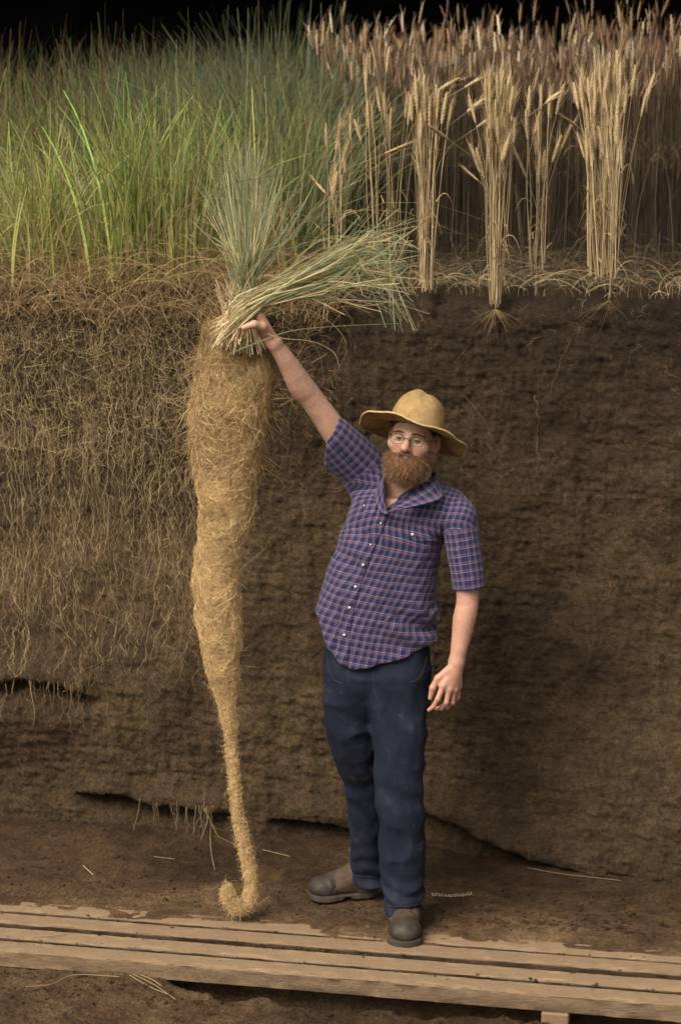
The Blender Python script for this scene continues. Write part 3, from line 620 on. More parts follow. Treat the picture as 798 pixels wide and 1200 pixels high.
    for ev, ef, sel in ((v0, f0, np.arange(n) % 3 == 0), (va, fa, np.arange(n) % 3 != 0)):
        m = np.where(sel)[0]; k = len(m); tip = P[m, -1]; tl = rng.normal(0, 0.22, k); ta = rng.uniform(0, 6.28, k); rz = rng.uniform(0, 6.28, k); s = rng.uniform(0.85, 1.3, k)
        ex = np.stack([np.cos(rz), np.sin(rz), 0 * rz], 1); ez = np.stack([np.sin(tl) * np.cos(ta), np.sin(tl) * np.sin(ta), np.cos(tl)], 1); ey = np.cross(ez, ex); ey /= np.linalg.norm(ey, axis=1)[:, None]; ex = np.cross(ey, ez)
        Vv = tip[:, None] + s[:, None, None] * (ev[None, :, :1] * ex[:, None] + ev[None, :, 1:2] * ey[:, None] + ev[None, :, 2:] * ez[:, None])
        F = (ef[None] + (np.arange(k) * len(ev))[:, None, None]).reshape(-1, 4)
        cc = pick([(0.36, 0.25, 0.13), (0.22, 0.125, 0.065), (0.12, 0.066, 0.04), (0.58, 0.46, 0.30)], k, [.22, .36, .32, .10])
        C = np.repeat(np.concatenate([cc, np.ones((k, 1))], 1), len(ev), 0); C[:, :3] *= np.exp(rng.normal(0, 0.08, (len(C), 1)))
        B.add(Vv.reshape(-1, 3), F, C)
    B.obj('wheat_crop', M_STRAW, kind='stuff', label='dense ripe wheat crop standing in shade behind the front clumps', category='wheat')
build_wheat()

# ------------------------------------------------------------------ roots hanging on the wall
def build_roots():
    def run(n, s, h, L, wand, rad, col, out=(0.002, 0.02), K=14, slant=0.25):
        u = np.linspace(0, 1, K)[None]; dr = np.cumsum(rng.normal(0, 1, (n, K)), 1) / math.sqrt(K) * wand[:, None] + rng.normal(0, slant, n)[:, None] * u * L[:, None]
        S = s[:, None] + dr; H = h[:, None] - L[:, None] * u; o = rng.uniform(*out, n)[:, None] + 0.010 * np.abs(np.sin(u * rng.uniform(2, 9, (n, 1)) + rng.uniform(0, 6, (n, 1))))
        # fibres drape from bump to bump: take the wall's coarse outline at their points
        P = wall_pt(S.ravel(), np.clip(H, 0.02, Z_TOP - 0.002).ravel(), o.ravel()).reshape(n, K, 3)
        return strands(P, rad[:, None] * (1.15 - u * 0.8) * 0.85, col, flat=True)
    def sx(px): return np.array([px2wall(p, 600)[0] for p in px])
    B = Batch(); RC = [(0.40, 0.285, 0.135), (0.27, 0.185, 0.09), (0.50, 0.375, 0.20)]
    # dense left curtain, thinning downwards and to the right
    n = 2100; px = rng.uniform(-120, 235, n); py = 345 + 420 * rng.random(n) ** 2.1
    sh = px2wall(px, py); L = rng.gamma(2.0, 0.10, n)
    B.add(*run(n, sh[:, 0], sh[:, 1], L, 0.026 * L / 0.15, rng.uniform(0.0004, 0.0008, n), pick(RC, n, [.4, .35, .25]), slant=0.12))
    # short criss-cross tangle near the top left
    n = 2000; px = rng.uniform(-120, 250, n); py = 345 + 200 * rng.random(n) ** 1.6
    sh = px2wall(px, py); L = rng.uniform(0.03, 0.12, n)
    B.add(*run(n, sh[:, 0], sh[:, 1], L * rng.choice([1, -0.4], n), 0.05 + 0 * L, rng.uniform(0.0004, 0.0009, n), pick(RC, n, [.4, .3, .3]), K=9, slant=0.8, out=(0.004, 0.03)))
    # fine web over the left half
    n = 330; px = rng.uniform(-80, 235, n); py = 420 + 360 * rng.random(n) ** 1.3
    sh = px2wall(px, py); L = rng.uniform(0.03, 0.10, n)
    B.add(*run(n, sh[:, 0], sh[:, 1], L, 0.035 + 0 * L, rng.uniform(0.0004, 0.0008, n), pick(RC, n, [.5, .3, .2]), K=8, slant=1.0))
    # long single strands
    n = 170; px = rng.uniform(5, 240, n); py = rng.uniform(380, 560, n); sh = px2wall(px, py)
    B.add(*run(n, sh[:, 0], sh[:, 1], rng.uniform(0.4, 1.0, n), np.full(n, 0.05), rng.uniform(0.0005, 0.0010, n), pick(RC, n, [.5, .2, .3]), K=34, slant=0.02, out=(0.01, 0.03)))
    # sparse ones behind the man and to the right
    n = 150; px = rng.uniform(320, 800, n); py = 350 + 330 * rng.random(n) ** 2.2; sh = px2wall(px, py)
    B.add(*run(n, sh[:, 0], sh[:, 1], rng.gamma(2, 0.045, n), np.full(n, 0.03), rng.uniform(0.0004, 0.0008, n), tint((0.26, 0.17, 0.08), n)))
    n = 90; px = rng.uniform(325, 400, n); py = 355 + 120 * rng.random(n) ** 1.5; sh = px2wall(px, py)
    B.add(*run(n, sh[:, 0], sh[:, 1], rng.gamma(2, 0.07, n), np.full(n, 0.05), rng.uniform(0.0005, 0.001, n), tint((0.30, 0.2, 0.09), n)))
    B.obj('roots', M_ROOT, kind='stuff', label='golden brown roots matted over the soil wall', category='roots')
    # free tassels under the two undercuts on the left
    B = Batch()
    for (a, b, y0, n, L) in ((0, 112, 802, 46, (0.05, 0.20)), (150, 262, 942, 34, (0.05, 0.19))):
        px = rng.uniform(a, b, n); sh = px2wall(px, y0 + rng.uniform(-6, 8, n)); ln = rng.uniform(*L, n); K = 12; u = np.linspace(0, 1, K)[None]
        top = wall_pt(sh[:, 0], sh[:, 1] + 0.012, np.full(n, 0.004)); wv = np.cumsum(rng.normal(0, 1, (n, K, 3)), 1) * 0.008 * u[..., None]
        P = top[:, None, :] + np.array([0, 0, -1.0]) * (u * ln[:, None])[..., None] + wv
        B.add(*strands(P, rng.uniform(0.0007, 0.0013, n)[:, None] * (1.1 - 0.8 * u), tint((0.36, 0.25, 0.12), n)))
    B.obj('root_tassels', M_ROOT, kind='stuff', label='thin roots hanging free below the undercuts in the wall', category='roots')
build_roots()

# ------------------------------------------------------------------ plank walk
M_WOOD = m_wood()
def build_planks():
    e = empty('boardwalk', (0, edge_y(0) - 0.24, -0.05), label='low walkway of worn dusty planks along the pit floor', category='boardwalk')
    u = np.array([1, -0.2, 0]) / math.hypot(1, 0.2); w = np.array([-u[1], u[0], 0]) * -1     # along, towards the camera
    widths = [0.096, 0.092, 0.094, 0.090]; offs = [0.002, 0.122, 0.244, 0.368]
    for k in range(4):
        q = np.arange(-3.2, 3.2, 0.02); wd = widths[k]; th = 0.058; r = 0.004
        cs = []
        for (cx, cz, a0) in ((wd - r, -r, 90), (r, -r, 180 - 90 + 90), ): pass
        prof = [(0, -th), (0, -r * 2), (0, -r), (0.3 * r, -0.3 * r), (r, 0), (2 * r, 0), (wd * 0.35, 0.0005), (wd * 0.65, 0.0005), (wd - 2 * r, 0), (wd - r, 0), (wd - 0.3 * r, -0.3 * r), (wd, -r), (wd, -2 * r), (wd, -th * 0.5), (wd, -th + .002), (wd, -th)]
        prof = np.array(prof); n, m = len(q), len(prof)
        Q, A = np.meshgrid(q, np.arange(m), indexing='ij'); pw = prof[A, 0]; pz = prof[A, 1]
        nn = np.stack([Q.ravel() * 3, np.full(Q.size, k * 5.0), A.ravel() * 0.9], 1); d = 0.010 * fbm(nn * [9, 1, 1], 4, 61).reshape(n, m); slow = 0.006 * fbm(np.stack([q * 1.3, q * 0 + k * 7, q * 0], 1), 2, 62)[:, None]
        edge = (np.abs(pw - wd / 2) > wd * 0.4)
        pos = u * Q[..., None] + w * (offs[k] + pw + slow + d * edge)[..., None] + np.array([0, edge_y(0), 0])
        pos[..., 2] = pz + 0.4 * d + 0.003 * math.sin(k * 2.1) - 0.35 * np.abs(d) * edge
        F = grid_faces(n, m); c1 = np.arange(m); caps = [np.array([[0, i, i + 1] for i in range(1, m - 1)]), np.array([[(n - 1) * m, (n - 1) * m + i + 1, (n - 1) * m + i] for i in range(1, m - 1)])]
        F2 = np.stack([np.arange(n - 1) * m, np.arange(n - 1) * m + m - 1, np.arange(1, n) * m + m - 1, np.arange(1, n) * m], 1)
        mud_shade = np.where((pw < 0.003) | (pw > wd - 0.003), 1.0 if k < 3 else 0.45, 0.0) * sstep(-0.001, -0.006, pz + 0 * pw); mud_shade = np.where(pw < 0.003, sstep(0.0, -0.004, pz), mud_shade)
        obj('plank', pos.reshape(-1, 3), [F, F2] + caps, M_WOOD, e, attrs={'mud_shade': np.clip(mud_shade, 0, 1).ravel()})
    for x in (-1.9, -0.62, 0.80, 2.1):
        c = np.array([x, edge_y(x), 0]); a, b = 0.045, 0.062
        P = np.array([[s1 * a, t, z] for t in (0.01, 0.475) for z in (-b - 0.058, -0.0585) for s1 in (-1, 1)])
        pos = c + P[:, :1] * u + P[:, 1:2] * w + P[:, 2:] * np.array([0, 0, 1.0])
        Fb = np.array([[0, 1, 3, 2], [4, 6, 7, 5], [0, 4, 5, 1], [2, 3, 7, 6], [0, 2, 6, 4], [1, 5, 7, 3]])
        o = obj('joist', pos, Fb, M_WOOD, e, smooth=False); bv = o.modifiers.new('bevel', 'BEVEL'); bv.width = 0.004
build_planks()

# ------------------------------------------------------------------ clods and straws on the floor
def build_clods():
    n = 2700; x = rng.uniform(-1.5, 1.5, n); y = np.where(rng.random(n) < 0.62, edge_y(x) + rng.uniform(0.05, 0.95, n), edge_y(x) - 0.48 - rng.gamma(1.4, 0.12, n))
    extra = 900; xe = rng.normal(0.75, 0.28, extra); ye = edge_y(xe) + rng.uniform(0.1, 0.6, extra); x = np.concatenate([x, xe]); y = np.concatenate([y, ye]); n = len(x)
    keep = ((np.stack([x, y], 1) - P0[:2]) @ NRM[:2]) > -0.02; x, y = x[keep], y[keep]; n = len(x)
    # crumbs on the planks and in their gaps
    m = 900; xp = rng.uniform(-1.4, 1.4, m); kk = rng.integers(1, 4, m); yp = edge_y(xp) - (np.array([0, 0.111, 0.233, 0.357])[kk] + rng.normal(0, 0.022, m)) * 1.02
    z = floor_z(x, y); x = np.concatenate([x, xp]); y = np.concatenate([y, yp]); z = np.concatenate([z, rng.uniform(-0.02, 0.001, m)]); n = len(x)
    s = np.minimum(rng.gamma(1.2, 0.0019, n) + 0.0012, 0.016); s[-m:] = rng.gamma(1.3, 0.0014, m) + 0.0008
    ph = (1 + 5 ** .5) / 2; I = np.array([[-1, ph, 0], [1, ph, 0], [-1, -ph, 0], [1, -ph, 0], [0, -1, ph], [0, 1, ph], [0, -1, -ph], [0, 1, -ph], [ph, 0, -1], [ph, 0, 1], [-ph, 0, -1], [-ph, 0, 1]]) / 1.9
    F = np.array([[0, 11, 5], [0, 5, 1], [0, 1, 7], [0, 7, 10], [0, 10, 11], [1, 5, 9], [5, 11, 4], [11, 10, 2], [10, 7, 6], [7, 1, 8], [3, 9, 4], [3, 4, 2], [3, 2, 6], [3, 6, 8], [3, 8, 9], [4, 9, 5], [2, 4, 11], [6, 2, 10], [8, 6, 7], [9, 8, 1]])
    V = I[None] * s[:, None, None] * rng.uniform(0.55, 1.35, (n, 12, 1)) * np.array([1.2, 1.1, 0.8]); V = V + np.stack([x, y, z + s * 0.25], 1)[:, None]
    obj('soil_clods', V.reshape(-1, 3), (F[None] + (np.arange(n) * 12)[:, None, None]).reshape(-1, 3), bpy.data.materials['pit floor soil'], smooth=False, kind='stuff', label='loose soil crumbs scattered over the pit floor and planks', category='soil')
build_clods()
def straw(name, label, pts, rad, col=(0.34, 0.25, 0.135), group=None, cat='straw', zoff=0.004, wob=0.0, lift=None):
    P = []
    for k, (px, py) in enumerate(pts):
        p = G(px, py, 0.0); e = p[1] - edge_y(p[0])
        zz = floor_z(np.array([p[0]]), np.array([p[1]]))[0]
        zz = max(zz, 0.0) if -0.48 < e < 0.02 else zz
        p = G(px, py, zz + zoff); P.append(p + [0, 0, rad])
    P = smooth_path(np.array(P), max(8, 6 * len(P))); B = Batch()
    if wob: P[:, 2] += wob * np.abs(np.sin(np.arange(len(P)) * 1.3))
    v, f, c = strands(P[None], np.full((1, len(P)), rad), np.array([col]), 5, np.zeros(1)); B.add(v, f, c)
    return B.obj(name, M_STRAW, loc=tuple(P.mean(0) - [0, 0, rad]), label=label, category=cat, **({'group': group} if group else {}))
gs = 'straws lying on the pit floor'
straw('straw', 'long thin pale straw lying along the foot of the right wall', [(618, 1017), (650, 1023), (690, 1028), (727, 1032)], 0.0010, group=gs)
straw('straw', 'short pale straw lying on soil above the left planks', [(98, 1015), (110, 1026)], 0.0020, (0.42, 0.33, 0.19), group=gs)
straw('straw', 'straw lying across the second plank at the left', [(36, 1098), (60, 1097), (78, 1094)], 0.0015, group=gs)
straw('straw', 'thin straw on the soil below the left undercut', [(180, 1004), (205, 1007)], 0.0012, group=gs)
straw('straw', 'thin straw lying just right of the root tail', [(308, 996), (340, 1004)], 0.0014, group=gs)
straw('straw', 'bent straw in front of the planks at the lower left', [(30, 1157), (60, 1154), (88, 1143), (140, 1145)], 0.0018, (0.30, 0.22, 0.115), group=gs, zoff=0.012)
for k, pts in enumerate(([(152, 1143), (176, 1157), (198, 1166)], [(156, 1142), (182, 1155), (206, 1172)], [(165, 1143), (178, 1148), (190, 1156)])):
    straw('straw', ['uppermost straw of the sheaf lying before the planks', 'longest straw of the sheaf lying before the planks', 'shortest straw of the sheaf lying before the planks'][k], pts, 0.0018, (0.34, 0.25, 0.13), group=gs, zoff=0.012)
straw('straw', 'curled straw hanging down the soil slope beside the root tail', [(252, 950), (247, 975), (248, 1000), (252, 1020)], 0.0014, group=gs)
# bleached seed head lying right of the front boot: zig-zag rachis
def rachis():
    n = 26; px = np.linspace(506, 553, n); P = np.array([G(a, 1047 - 3 * math.sin((a - 506) / 47 * math.pi) * -1 - (a - 530) * 0.02 + (1.3 if i % 2 else -1.3), 0.012) for i, a in enumerate(px)])
    P[:, 2] = floor_z(P[:, 0], P[:, 1]).max() * 0.6 + 0.4 * floor_z(P[:, 0], P[:, 1]) + 0.008
    B = Batch(); v, f, c = strands(P[None], np.full((1, n), 0.0019), np.array([(0.48, 0.41, 0.30)]), 5, np.zeros(1)); B.add(v, f, c)
    k = 24; Q = np.stack([P[1:-1], P[1:-1] + np.stack([rng.uniform(0.004, 0.010, k), rng.normal(0, 0.004, k), rng.uniform(0, 0.006, k)], 1)], 1); v, f, c = strands(Q, np.array([[0.0016, 0.0006]]), tint((0.6, 0.52, 0.38), k)); B.add(v, f, c)
    B.obj('seed_head', M_STRAW, loc=tuple(P.mean(0)), label='bleached zigzag seed head lying on soil right of the front boot', category='seed head')
rachis()

# ================================================================== PERSON
YB = 0.05                                          # depth of the man's middle
def dirv(v): v = np.asarray(v, float); return v / np.linalg.norm(v)
def rotm(yaw, pitch, roll):
    """head axes in the world: columns right, forward (face), up. yaw>0 turns the face to the camera's left"""
    m = Matrix.Rotation(roll, 3, 'Y') @ Matrix.Rotation(-yaw, 3, 'Z') @ Matrix.Rotation(pitch, 3, 'X')
    f = Matrix(((1, 0, 0), (0, -1, 0), (0, 0, 1)))   # local +y looks at the camera
    return np.array(m @ f)
HC = W(484, 513.5, 0.0); HM = rotm(R(15), R(-3), R(8))
def to_head(p): return (p - HC) @ HM
def from_head(q): return HC + np.asarray(q) @ HM.T
# joints
SR = W(428, 557, 0.11); ER = W(366, 468, 0.02); WR = W(322, 403, -0.075)          # raised arm
SL = W(538, 606, -0.01); EL = W(548, 702, -0.035); WL = W(535, 776, -0.07)       # hanging arm
NK = W(487, 575, 0.07)
TORSO = []
for py, xl, xr, b, y in ((553, 476, 500, .045, .08), (566, 460, 522, .080, .07), (580, 418, 541, .110, .07), (600, 406, 538, .118, .065), (620, 400, 530, .124, .06), (640, 393, 520, .128, .06), (680, 379, 515, .126, .055),
                         (700, 371, 513, .127, .052), (716, 365, 512, .127, .05), (735, 363, 511, .127, .05), (752, 364, 511, .127, .05), (775, 366, 510, .128, .05), (800, 368, 509, .125, .05)):
    c = W((xl + xr) / 2, py, y); TORSO.append((c[2], c[0], c[1], (xr - xl) / 2 * 7.05 / FPX, b))
def hand_sdf(p, wrist, knuckles, tips, radii, thumb, kw=0.016, kr=.0145, tr=1.0):
    d = None
    for k in knuckles:
        q = rcone(p, wrist, k, 0.0185, kr); d = q if d is None else smin(d, q, kw)
    for ch, r in zip(tips, radii):
        for a, b, ra, rb in zip(ch[:-1], ch[1:], np.linspace(r, r * 0.72, len(ch))[:-1], np.linspace(r, r * 0.72, len(ch))[1:]):
            d = smin(d, rcone(p, a, b, ra, rb), 0.004)
        d = smin(d, ell(p, ch[0], (r * 1.2,) * 3), 0.006)
    for a, b, ra, rb in zip(thumb[:-1], thumb[1:], (0.016, 0.0125, 0.011), (0.0125, 0.011, 0.0085)): d = smin(d, rcone(p, a, b, ra * tr, rb * tr), 0.007)
    return d
# hanging hand: back of the hand to the camera, fingers loosely curled, index longest in view
HL = dict(wrist=WL, knuckles=[W(519, 804, -.10), W(526, 808, -.095), W(532, 808, -.08), W(537, 804, -.06)],
          tips=[[W(519, 804, -.105), W(513, 819, -.115), W(508, 828, -.105), W(502.5, 832, -.095)], [W(526, 808, -.10), W(523, 823, -.105), W(517, 830, -.085), W(511, 830, -.07)],
                [W(532, 808, -.085), W(530, 823, -.085), W(524, 829, -.065), W(517, 828, -.05)], [W(537, 804, -.062), W(536, 817, -.06), W(531, 824, -.045), W(525, 825, -.035)]],
          radii=[.0105, .0108, .0103, .0092], thumb=[W(526, 785, -.085), W(513, 795, -.09), W(507, 806, -.09), W(504, 818, -.085)])
# raised hand: fist closed round the stems, thumb in front pointing to the left
DH = -.105
HR = dict(wrist=WR, knuckles=[W(305, 371, .010 + DH), W(302, 378, .030 + DH), W(304, 388, .05 + DH), W(307, 395, .05 + DH)],
          tips=[[W(305, 371, .010 + DH), W(294, 366, .030 + DH), W(284, 372, .03 + DH), W(282, 377, .012 + DH)], [W(303, 381, .045 + DH), W(290, 378, .06 + DH), W(281, 381, .04 + DH), W(280, 385, .02 + DH)],
                [W(304, 388, .05 + DH), W(291, 387, .065 + DH), W(283, 389, .045 + DH), W(282, 392, .02 + DH)], [W(307, 395, .05 + DH), W(295, 396, .06 + DH), W(287, 397, .045 + DH), W(286, 399, .025 + DH)]],
          radii=[.0108, .0110, .0105, .0095], thumb=[W(317, 394, .020 + DH), W(308, 383, -.016 + DH), W(298, 380, -.034 + DH), W(286, 384, -.040 + DH)], kr=.0175, tr=1.15)
def chain(p, pts, rad, n=12, k=.006):
    P = smooth_path(np.array(pts), n); t = np.linspace(0, len(pts) - 1, n); r = smooth_path(np.array([(x, 0, 0) for x in rad]), n)[:, 0]; d = None
    for a, b, ra, rb in zip(P[:-1], P[1:], r[:-1], r[1:]):
        q = rcone(p, a, b, ra, rb); d = q if d is None else np.minimum(d, q)
    return d
def head_sdf(p):
    q = to_head(p).astype(np.float32)
    d = ell(q, (0, -.018, .036), (.076, .098, .086))
    d = smin(d, ell(q, (0, .026, -.030), (.067, .066, .088)), .03)
    d = smin(d, ell(q, (0, .045, -.085), (.052, .043, .038)), .03)
    for s in (-1, 1):
        d = smin(d, ell(q, (s * .046, .063, -.022), (.027, .021, .021)), .02)
        d = smin(d, rcone(q, (s * .010, .087, .021), (s * .046, .074, .020), .0095, .0085), .014)
        d = smax(d, -ell(q, (s * .032, .099, .000), (.019, .020, .0125)), .012)
    d = smin(d, rcone(q, (0, .086, .008), (0, .109, -.028), .0095, .0140), .010)
    for s in (-1, 1): d = smin(d, ell(q, (s * .0125, .100, -.033), (.0085, .010, .0075)), .006)
    d = smin(d, rcone(q, (-.014, .084, -.066), (.014, .084, -.066), .0075, .0075), .006)
    d = smin(d, rcone(q, (-.013, .090, -.056), (.013, .090, -.056), .006, .006), .005)
    for s in (-1, 1):
        M = np.array(Matrix.Rotation(s * R(28), 3, 'Z') @ Matrix.Rotation(R(-8), 3, 'X'))
        e = ell(q, (s * .079, -.012, -.008), (.0095, .024, .033), M); e = smax(e, -ell(q, (s * .088, -.008, -.006), (.007, .014, .022), M), .006)
        d = smin(d, e, .008)
    return d
SKIN = [(z, x, y, a - .018, b - .018) for z, x, y, a, b in TORSO if W(0, 690, .05)[2] < z < W(0, 576, .07)[2]] + [(z, W(440, 0, .05)[0], .05, .125, .09) for z in (W(0, 740, .05)[2], W(0, 810, .05)[2])]
def torso_skin(p):
    t = SKIN; d = slices(p, t, 2.2)
    d = smin(d, rcone(p, NK + [0, 0, -.03], SR, .050, .046), .03); d = smin(d, rcone(p, NK + [0, 0, -.035], SL, .048, .042), .03)
    return d
def body_sdf(p):
    d = smin(torso_skin(p), rcone(p, from_head((0, -.025, -.05)), NK + [0, 0, -.01], .058, .062), .03)
    d = smin(d, head_sdf(p), .012)
    L_ = lambda a, b, t: a + t * (b - a); out = np.array([-.010, 0, -.005])
    ar = chain(p, [SR, L_(SR, ER, .55), ER, L_(ER, WR, .28) + out * .6, L_(ER, WR, .65), WR], [.054, .0475, .0415, .0435, .0340, .0245], 14)
    d = smin(d, smin(ar, hand_sdf(p, **HR), .009), .015)
    al = chain(p, [SL, L_(SL, EL, .6), EL, L_(EL, WL, .30), L_(EL, WL, .7), WL], [.048, .0415, .0385, .0395, .0310, .0250], 14)
    d = smin(d, smin(al, hand_sdf(p, **HL), .014), .008)
    return d + .0012 * vnoise(p * 22, 71)
LOC = np.array([W(440, 1075, 0.1)[0], 0.1, 0.0])
lo = np.array([W(275, 0, 0)[0], -.20, W(400, 850, 0)[2]]); hi = np.array([W(580, 0, 0)[0], .24, W(400, 352, 0)[2]])
v, f = surface(body_sdf, lo, hi, 0.0033)
q = to_head(v); hm = np.linalg.norm(q, axis=1) < .19
flush = 0.30 + 0.18 * fbm(v * 9, 3, 72)
flush += hm * (0.55 * np.exp(-np.sum(((q - [0, .108, -.028]) / .022) ** 2, 1)) + .35 * np.exp(-np.sum(((np.abs(q) * [1, 1, 0] + q * [0, 0, 1] - [.043, .075, -.025]) / .028) ** 2, 1)) + .5 * (np.abs(q[:, 0]) > .074) + 0.5 * np.exp(-np.sum(((q - [0, .094, -.062]) / [.018, .02, .012]) ** 2, 1)))
flush = np.where((v[:, 0] > WL[0] - .12) & (v[:, 2] < EL[2] + .03), flush + .38, flush)                       # weathered forearm and hand
dh = np.linalg.norm(v - (WR + [-.03, 0, .03]), axis=1); flush = flush + .35 * np.exp(-(dh / .07) ** 2)
dup_ = np.linalg.norm(v - (ER + .5 * (SR - ER)), axis=1); flush = flush - .25 * np.exp(-(dup_ / .09) ** 2)      # pale upper arm
M_SKIN = m_skin()
person = obj('person', v, f, M_SKIN, attrs={'flush': np.clip(flush, 0, 1)}, loc=LOC,
             label='bearded man in checked shirt and wide hat, one arm raised holding the plant', category='person')

# fine hair on the forearms
def arm_hair():
    ok = np.where(((v[:, 0] < WR[0] + .30) & (v[:, 2] > ER[2] - .12) & (v[:, 0] < ER[0] + .08) & (v[:, 2] < WR[2] - .02)) | ((v[:, 0] > WL[0] - .06) & (v[:, 2] < EL[2] + .05) & (v[:, 2] > WL[2] + .01)))[0]
    k = rng.choice(ok, 1300); g = gradient(body_sdf, v[k].astype(np.float32)); n = len(k); d = g * .5 + np.array([0, -.1, -.8]) + rng.normal(0, .35, (n, 3)); d /= np.linalg.norm(d, axis=1)[:, None]; u = np.linspace(0, 1, 4)[None]
    P = v[k][:, None] + d[:, None] * (u * rng.uniform(.006, .014, n)[:, None])[..., None]
    vv, ff, cc = strands(P, (.00028 * (1.1 - u)) + 0 * P[..., 0], pick([(0.30, 0.17, 0.08), (0.20, 0.11, 0.05)], n, [.6, .4]), flat=True)
    obj('arm_hair', vv, ff, m_col('arm hair', .5), person, attrs={'col': cc}, kind='stuff')
arm_hair()

# ------------------------------------------------------------------ shirt
TURN = R(-22)                                       # the body is turned towards camera left
CR = W(386, 514, 0.045); CL = W(549.5, 690, -0.035)      # cuff centres
HEM = np.array([(340, 700), (364, 714), (374, 736), (382, 762), (398, 779), (412, 785), (434, 783), (457, 778), (485, 768), (515, 756), (540, 750)], float)
hem_w = np.array([W(a, b, -.08) for a, b in HEM])
def placket_x(z):
    w = np.array([W(a, b, -.09) for a, b in ((458, 575), (452, 598), (440, 627), (434, 640), (425, 662), (416, 688), (409, 712), (403, 745), (401, 785))]); o = np.argsort(w[:, 2]); return np.interp(z, w[o, 2], w[o, 0])
VN = [W(449, 603, -.08), W(447, 556, 0.0), W(500, 556, 0.0)]
NV = dirv(np.array([-.97, .12, .16]))
def folds(p):
    d = .0085 * fbm(p * [8, 6, 4.5], 3, 81) + .0048 * fbm(p * [22, 16, 16], 3, 84)
    # pull lines from the raised shoulder across to the belly, and soft sag above the hem
    a = (p[:, 0] - SR[0]) * .80 + (p[:, 2] - SR[2]) * .60; b = -(p[:, 0] - SR[0]) * .60 + (p[:, 2] - SR[2]) * .80
    d = d + .0085 * np.sin(a * 44 + 3 * vnoise(p * 6, 82)) * np.exp(-((b + .12) / .16) ** 2)
    qr = np.stack([a, p[:, 1], b], 1); d = d + .0075 * (np.abs(vnoise(qr * [17, 8, 6] + 2, 86)) - .35) + .004 * (np.abs(vnoise(qr * [9, 12, 34] + 4, 87)) - .35)
    zz = p[:, 2] - hem_w[6, 2]; d = d + .0075 * np.sin(zz * 58 + 16 * (p[:, 0] - SL[0]) + 3 * vnoise(p * 7, 83)) * np.exp(-((zz - .11) / .10) ** 2) * sstep(SR[0] - .02, SR[0] + .15, p[:, 0])
    xl = np.interp(p[:, 2], *np.array(sorted((t[0], t[1] - t[3]) for t in TORSO)).T)
    return d * (.3 + .7 * sstep(.0, .09, p[:, 0] - xl))
def torso_cloth(p):
    d = slices(p, TORSO, 2.25); d = smin(d, rcone(p, NK + [0, 0, -.035], SR + [0.0, 0, -.004], .070, .074), .045); d = smin(d, rcone(p, NK + [0, 0, -.035], SL + [0, 0, -.004], .068, .060), .035)
    return d
def sleeve_r(p):
    k = np.array([1, 1.22, 1], np.float32); d = rcone(p * k, (SR + [.012, .0, .008]) * k, CR * k, .084, .083) * .85; d = smax(d, (p - CR) @ NV.astype(np.float32), .006)
    ax = dirv(CR - SR); return smax(d, -rcone(p * k, (CR - ax * .025) * k, (CR + ax * .07) * k, .056, .078) * .85, .003)
def sleeve_l(p):
    nv = dirv(CL - SL + [0, 0, -.05]); d = rcone(p, SL + [-.002, 0, -.002], CL, .0645, .0575); d = smax(d, (p - CL) @ nv.astype(np.float32), .005)
    return smax(d, -rcone(p, CL - nv * .045, CL + nv * .04, .043, .049), .003)
def shirt_sdf(p):
    t = torso_cloth(p); fo = folds(p)
    px = placket_x(p[:, 2]); front = p[:, 1] < .02
    t = t - .0035 * sstep(.021, .0185, np.abs(p[:, 0] - px)) * front + .003 * np.exp(-((np.abs(p[:, 0] - px) - .0225) / .003) ** 2) * front
    zhem = np.interp(p[:, 0], hem_w[:, 0], hem_w[:, 2]) - .015 * (p[:, 1] > .06)
    t = smax(t, zhem - p[:, 2], .004)
    inner = slices(p, [(z, x, y, a - .022, b - .022) for z, x, y, a, b in TORSO], 2.25); t = smax(t, -np.maximum(inner, p[:, 2] - zhem - .03), .003)
    d = smin(t + fo, sleeve_r(p) + fo * .9, .022)
    sl = sleeve_l(p) + fo * .55; seam = np.exp(-((d - sl) / .012) ** 2) * .003
    d = smin(d, sl, .010) + seam
    # open collar: a V down to the first button, and the neck hole
    a, b, c = [np.asarray(k)[[0, 2]] for k in VN]; xz = p[:, [0, 2]]
    def hp(u, w): n = np.array([w[1] - u[1], -(w[0] - u[0])]); n = n / np.linalg.norm(n); return (xz - u) @ n.astype(np.float32)
    tri = np.maximum(hp(b, a), hp(a, c)); tri = np.maximum(tri, p[:, 1] - .05)
    d = smax(d, -tri, .004); d = smax(d, -rcone(p, NK + [-.006, -.004, -.03], NK + [-.006, -.02, .12], .054, .060), .006)
    return d
lo = np.array([W(352, 0, 0)[0], -.20, W(400, 800, 0)[2]]); hi = np.array([W(582, 0, 0)[0], .26, W(400, 470, 0)[2]])
v, f = surface(shirt_sdf, lo, hi, 0.0040)
